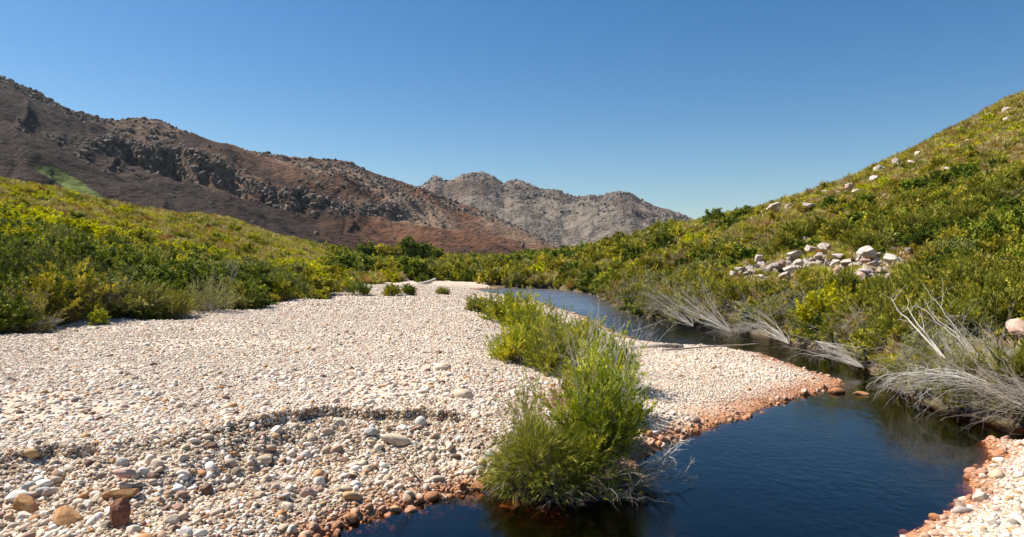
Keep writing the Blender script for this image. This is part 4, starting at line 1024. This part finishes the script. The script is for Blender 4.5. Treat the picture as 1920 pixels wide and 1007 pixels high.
# --- far trees among the valley scrub
def tree(px, d, h, w_, seed, lab, lm='lgreen', bare=0.0):
    o = link('dark_tree', None); x = U(px) * d; o.location = (x, d, gz(x, d) - .2)
    r = np.random.default_rng(seed); pb = PB(); lf = PB()
    for s_ in range(3):
        P = grow(r, (r.normal() * .3, r.normal() * .3, 0), (r.normal() * .25, r.normal() * .25, 1), h * .7, 7, .10, .05); pb.tube(P, h * .028, h * .008, 6)
        for j in range(12):
            q = r.integers(2, 8); d_ = unit(np.array([r.normal(), r.normal(), .6])); L = w_ * r.uniform(.25, .55)
            Q = grow(r, P[q], d_, L, 4, .15, .06); pb.tube(Q, h * .010, h * .003, 4)
            if r.random() < bare: continue
            ti = r.random()
            for m in range(9):
                Q2 = grow(r, Q[r.integers(1, 5)], unit(r.normal(size=3) + np.array([0, 0, .4])), L * .5, 3, .2, .05)
                lf.leaves(r, Q2, 46, .55, .30, .9, .1, ti); lf.sv.append(np.zeros((0, 3)))
    ste = mesh_np('dark_tree_trunk', np.concatenate(pb.sv), np.concatenate(pb.sf), M['bark'], True)
    V, F, T = lf.leaf_mesh(r); fo = mesh_np('dark_tree_crown', V, F, M[lm], False, attrs={'tint': T})
    link('crown', fo, o); link('trunk', ste, o); tag(o, lab, 'tree')
tree(690, 225, 6.5, 7, 61, 'spreading green tree at the left of the far tree row')
tree(722, 235, 8, 7, 62, 'dark tree second from the left in the far row', 'lolive')
tree(748, 240, 7.5, 7, 63, 'pale limbed tree with thin crown in the far row', 'lgrey', .4)
tree(778, 235, 9.5, 8, 64, 'tallest dark tree in the far row under the mountain')
tree(800, 238, 8, 6.5, 65, 'dark slender tree at the right of the tallest one')
tree(818, 240, 6, 5.5, 66, 'smallest dark tree at the right end of the far row', 'lolive')

# --- boulders on the right hillside
bo_protos = [stone_mesh('boulder_%d' % i, 500 + i, M['boul'], False, sub=3, cuts=14, lo=.36, hi=.72, rough=.22, flat=.72) for i in range(8)]
bp_protos = [stone_mesh('pink_boulder_%d' % i, 520 + i, M['pink'], False, sub=3, cuts=14, lo=.38, hi=.72, rough=.22, flat=.75) for i in range(2)]
for i, (px, py, wpx, lab, pk) in enumerate(BL):
    d = BP[i][1]; ss = BP[i][2]
    me = (bp_protos if pk else bo_protos)[i % (2 if pk else 8)]
    o = put_stone('boulder', me, U(px) * d, d, ss, rc.uniform(0, 6), .05, (rc.gauss(0, .2), rc.gauss(0, .2)), sz=(1.0, .9, .9))
    o.location.z += .35 if d < 60 else .5
    tag(o, lab, 'boulder')
r = np.random.default_rng(87)
for i in range(75):
    px = r.uniform(1375, 1720); py = r.normal(512, 19)
    d = hit(px, py, 20)
    if not d: continue
    ss = .22 + .38 * r.random() ** 2
    o = put_stone('boulder', (bo_protos + bp_protos[:1])[int(r.integers(0, 9))], U(px) * d, d, ss, rc.uniform(0, 6), 0, (rc.gauss(0, .4), rc.gauss(0, .4))); o.location.z += .1
    tag(o, 'small pale broken boulder filling the rock pile between the bigger ones', 'boulder', 'small boulders of the rock pile')
for i in range(34):
    px = r.uniform(1400, 1910); sk = np.interp(px, [1290, 1400, 1480, 1560, 1640, 1700, 1760, 1850, 1920], [415, 388, 370, 345, 305, 275, 245, 200, 158]); py = sk + r.uniform(14, 95)
    d = hit(px, py, 20)
    if not d: continue
    ss = .25 + .45 * r.random() ** 2
    o = put_stone('boulder', bo_protos[int(r.integers(0, 8))], U(px) * d, d, ss, rc.uniform(0, 6), 0, (rc.gauss(0, .3), rc.gauss(0, .3))); o.location.z += .3
    tag(o, 'small pale stone showing between the low shrubs high on the right hill', 'boulder', 'small stones high on the right hill')
# rubble under the pile
r = np.random.default_rng(88); pts = []
for _ in range(230):
    px = r.uniform(1380, 1720); py = 505 + 22 * r.normal() * .8
    d = hit(px, py, 20)
    if d: pts.append((U(px) * d, d, gz(U(px) * d, d) + .1))
P = np.array(pts); n = len(P); s = .1 + .42 * r.random(n) ** 2
BC = proto_collection('rubble_shapes', bo_protos)
tag(scatter('rubble', P, r.uniform(-.5, 3, (n, 3)), np.stack([s * 1.2, s, s], 1), r.integers(0, 8, n), BC), 'pale broken stones between the boulders of the rock pile', 'rubble', kind='stuff')

# ------------------------------------------------------------------ mountains
def interp_px(lst, u): return np.interp(u, [U(a) for a, b in lst], [b for a, b in lst])
def mountain(name, ridge, rdep, bdep, basez, seed, mat, rocks, colf, cliff=None, nu_=900, nv=330, power=1.15, amp=1.0):
    u0, u1 = U(ridge[0][0]), U(ridge[-1][0]); uu = np.linspace(u0, u1, nu_); vv = np.concatenate([np.linspace(0, 1, nv), np.linspace(1.02, 1.6, 24)])
    A, T = np.meshgrid(uu, vv, indexing='ij')
    rd = interp_px(rdep, A); bd = interp_px(bdep, A); ry = interp_px(ridge, A)
    rz = CH + (HY - ry) / FPX * rd
    D = bd + (rd - bd) * T; Xm = A * D
    tc = np.clip(T, 0, 1)
    Zm = basez + (rz - basez) * tc ** power
    Zm = np.where(T > 1, rz - (T - 1) * (rd - bd) * .45, Zm)
    env = np.sin(np.clip(tc, 0, 1) * PI) ** .6 * .9 + .10
    wx_ = A * 9 + (fbm(A * 14, T * 4, 3, seed + 2) - .5) * 1.6; gul = ridged(wx_ + 1.4 * T, T * 1.2 + 3, 3, seed) - .6           # gullies that run down the slope
    Zm = Zm + amp * env * (gul * 13 + (fbm(Xm * .008, D * .008, 4, seed + 5) - .5) * 55)
    wr = fbm(Xm * .01, D * .01, 3, seed + 8) * 3; lump = fbm(Xm * .03 + wr, D * .022 + .6 * Xm * .02 - wr, 4, seed + 9); rk = sst(fbm(Xm * .006, D * .006, 3, seed + 13) + .35 * (tc - .5), .46, .62)
    step = np.floor(lump * 9) / 9 + .11 * sst((lump * 9) % 1, .3, .8)
    Zm = Zm + amp * rk * (step - .5) * 15 * (.25 + .75 * env) * (.35 + .65 * sst(T, .35, .6)) + amp * (ridged(Xm * .05 + D * .02, D * .04 - Xm * .02, 3, seed + 20) - .6) * 2.6
    if cliff:
        tcn = interp_px([(a, b) for a, b, c in cliff], A); amp2 = interp_px([(a, c) for a, b, c in cliff], A)
        jag = (fbm(A * 60, T * 0 + 1, 3, seed + 33) - .5) * .07
        Zm = Zm + amp2 * (sst(T, tcn + jag - .03, tcn + jag + .02) - .5) * (1 - sst(T, tcn + .12, tcn + .4)) * sst(T, tcn - .4, tcn - .02)
    colr = colf(A, T, Xm, D, rk, seed, HY - (Zm - CH) / D * FPX)
    n1, n2_ = len(uu), len(vv)
    ix = np.arange(n1 * n2_).reshape(n1, n2_)
    F = np.stack([ix[:-1, :-1], ix[1:, :-1], ix[1:, 1:], ix[:-1, 1:]], -1).reshape(-1, 4)
    V = np.stack([Xm.ravel(), D.ravel(), Zm.ravel()], 1)
    me = mesh_np(name, V, F, M[mat], True, attrs={'hill': colr.reshape(-1, 3)})
    o = tag(link('mountain', me), kind='structure')
    r = np.random.default_rng(seed + 50); pr = (rk * (.10 + .90 * sst(tc, .45, .7)) + .02) * (T <= 1.0) * (T > .04)
    if cliff: pr = pr + 3.0 * np.exp(-((T - tcn - jag) / .03) ** 2) * (amp2 > 5)
    pr = pr + .12 * np.exp(-((T - 1) / .03) ** 2) * (T <= 1.0)
    pr = pr * (D * (rd - bd)); pr = (pr / pr.sum()).ravel()
    ids = r.choice(len(pr), rocks, p=pr); Pm = V[ids] + r.normal(size=(rocks, 3)) * np.array([1.5, 1.5, 0]); 
    sz = .8 + 3.4 * r.random(rocks) ** 4.0
    if cliff:
        cl = (np.exp(-((T - tcn - jag) / .025) ** 2) * (amp2 > 5)).ravel()[ids]; sz = sz * (1 + .8 * cl * r.random(rocks))
    sz = sz * (D.ravel()[ids] / 1000) ** .5
    SCm = np.stack([sz * r.uniform(.7, 1.4, rocks), sz * r.uniform(.7, 1.3, rocks), sz * r.uniform(.6, 1.25, rocks)], 1)
    return Pm, r.uniform(-.4, .4, (rocks, 3)) + np.stack([np.zeros(rocks), np.zeros(rocks), r.uniform(0, 6.3, rocks)], 1), SCm, r.integers(0, 8, rocks), V
def col_burnt(A, T, Xm, D, rk, seed, PY):
    px = A * FPX + CX
    n = fbm(Xm * .01, D * .01, 4, seed + 70)[..., None]
    dark = np.array([.026, .015, .010]); red = np.array([.125, .055, .028]); rock = np.array([.23, .165, .115])
    f = sst(px + 500 * (T - .5) + 500 * (n[..., 0] - .5), 350, 850)[..., None]
    c = dark * (1 - f) + red * f
    up = np.clip(rk * (.30 + .7 * sst(px, 150, 700)) + .6 * sst(px + 900 * T, 950, 1500), 0, 1)[..., None] * sst(n, .25, .6)
    c = c * (1 - up) + rock * up
    g = (np.exp(-((px - 128 - 1.55 * (PY - 342)) / 24) ** 2) * sst(PY, 300, 322) * (.6 + .6 * n[..., 0]))[..., None]
    g = sst(g * (.4 + 1.2 * fbm(Xm * .05, D * .05, 3, 5)[..., None]), .28, .5)
    c = c * (1 - g * .85) + np.array([.12, .16, .035]) * g * .85
    return c
def col_grey(A, T, Xm, D, rk, seed, PY):
    n = fbm(Xm * .007, D * .007, 4, seed + 70)[..., None]
    a = np.array([.170, .145, .118]); b = np.array([.11, .08, .062])
    f = sst(n, .50, .64)
    return a * (1 - f * .75) + b * f * .75
ML = [(-1300, -260), (-600, -80), (-250, 40), (0, 143), (60, 172), (130, 206), (200, 229), (270, 240), (330, 260), (400, 273), (480, 285), (560, 293), (640, 299), (700, 322), (760, 341), (800, 354),
      (870, 382), (940, 410), (1000, 440), (1060, 465), (1100, 483), (1160, 500)]
m1 = mountain('mountain', ML, [(-1300, 560), (0, 760), (400, 900), (640, 1050), (800, 1150), (1160, 1000)], [(-1300, 230), (0, 280), (400, 330), (640, 420), (800, 520), (1000, 640), (1160, 760)], 3.0, 200, 'mtn', 12000, col_burnt,
              cliff=[(-1300, .7, 0), (60, .62, 0), (160, .66, 3), (240, .74, 26), (330, .70, 38), (420, .62, 34), (480, .56, 22), (560, .46, 15), (640, .44, 5), (740, .5, 7), (800, .5, 0), (1160, .5, 0)])
MB_ = [(600, 420), (700, 380), (790, 347), (805, 336), (816, 329), (832, 338), (850, 335), (868, 325), (885, 321), (905, 322), (925, 331), (945, 344), (958, 338), (975, 338), (1000, 349), (1015, 357), (1045, 360), (1060, 366), (1085, 369),
       (1105, 363), (1125, 367), (1150, 356), (1165, 357), (1185, 362), (1200, 372), (1230, 386), (1262, 395), (1280, 405), (1300, 418), (1400, 455), (1500, 480)]
m2 = mountain('mountain', MB_, [(600, 1900), (1500, 1900)], [(600, 1150), (1500, 1150)], 4.0, 300, 'mtn2', 5000, col_grey, nu_=620, nv=260, power=1.05, amp=1.3)
cr = [stone_mesh('crag_%d' % i, 800 + i, M['crag'], False, sub=2, cuts=12, lo=.5, hi=.8, rough=.25, flat=1.0) for i in range(8)]
cr2 = [stone_mesh('pale_crag_%d' % i, 820 + i, M['crag2'], False, sub=2, cuts=12, lo=.5, hi=.8, rough=.25, flat=1.0) for i in range(8)]
tag(scatter('crag_rocks', m1[0], m1[1], m1[2], m1[3], proto_collection('crag_shapes', cr)), 'dark rocks and crags strewn over the burnt mountain on the left', 'rocks', kind='stuff')
tag(scatter('scree_rocks', m2[0], m2[1], m2[2] * 1.2, m2[3], proto_collection('scree_shapes', cr2)), 'pale rocks and crags strewn over the grey mountain behind', 'rocks', kind='stuff')

# ------------------------------------------------------------------ thin air between the camera and the far mountains
hb = NB('thin_haze'); pv = hb.n('VolumePrincipled'); pv.inputs['Color'].default_value = (.72, .82, .95, 1); pv.inputs['Density'].default_value = HAZE; pv.inputs['Anisotropy'].default_value = .2
hb.l(pv.outputs[0], hb.out.inputs[1])
hx = np.array([(x_, y_, z_) for x_ in (-5600, 5600) for y_ in (-60, 3320) for z_ in (-3.5, 470)], float)
o = link('haze', mesh_np('haze', hx, np.array([[0, 1, 3, 2], [4, 6, 7, 5], [0, 4, 5, 1], [2, 3, 7, 6], [0, 2, 6, 4], [1, 5, 7, 3]]), hb.m, False))
tag(o, kind='stuff')
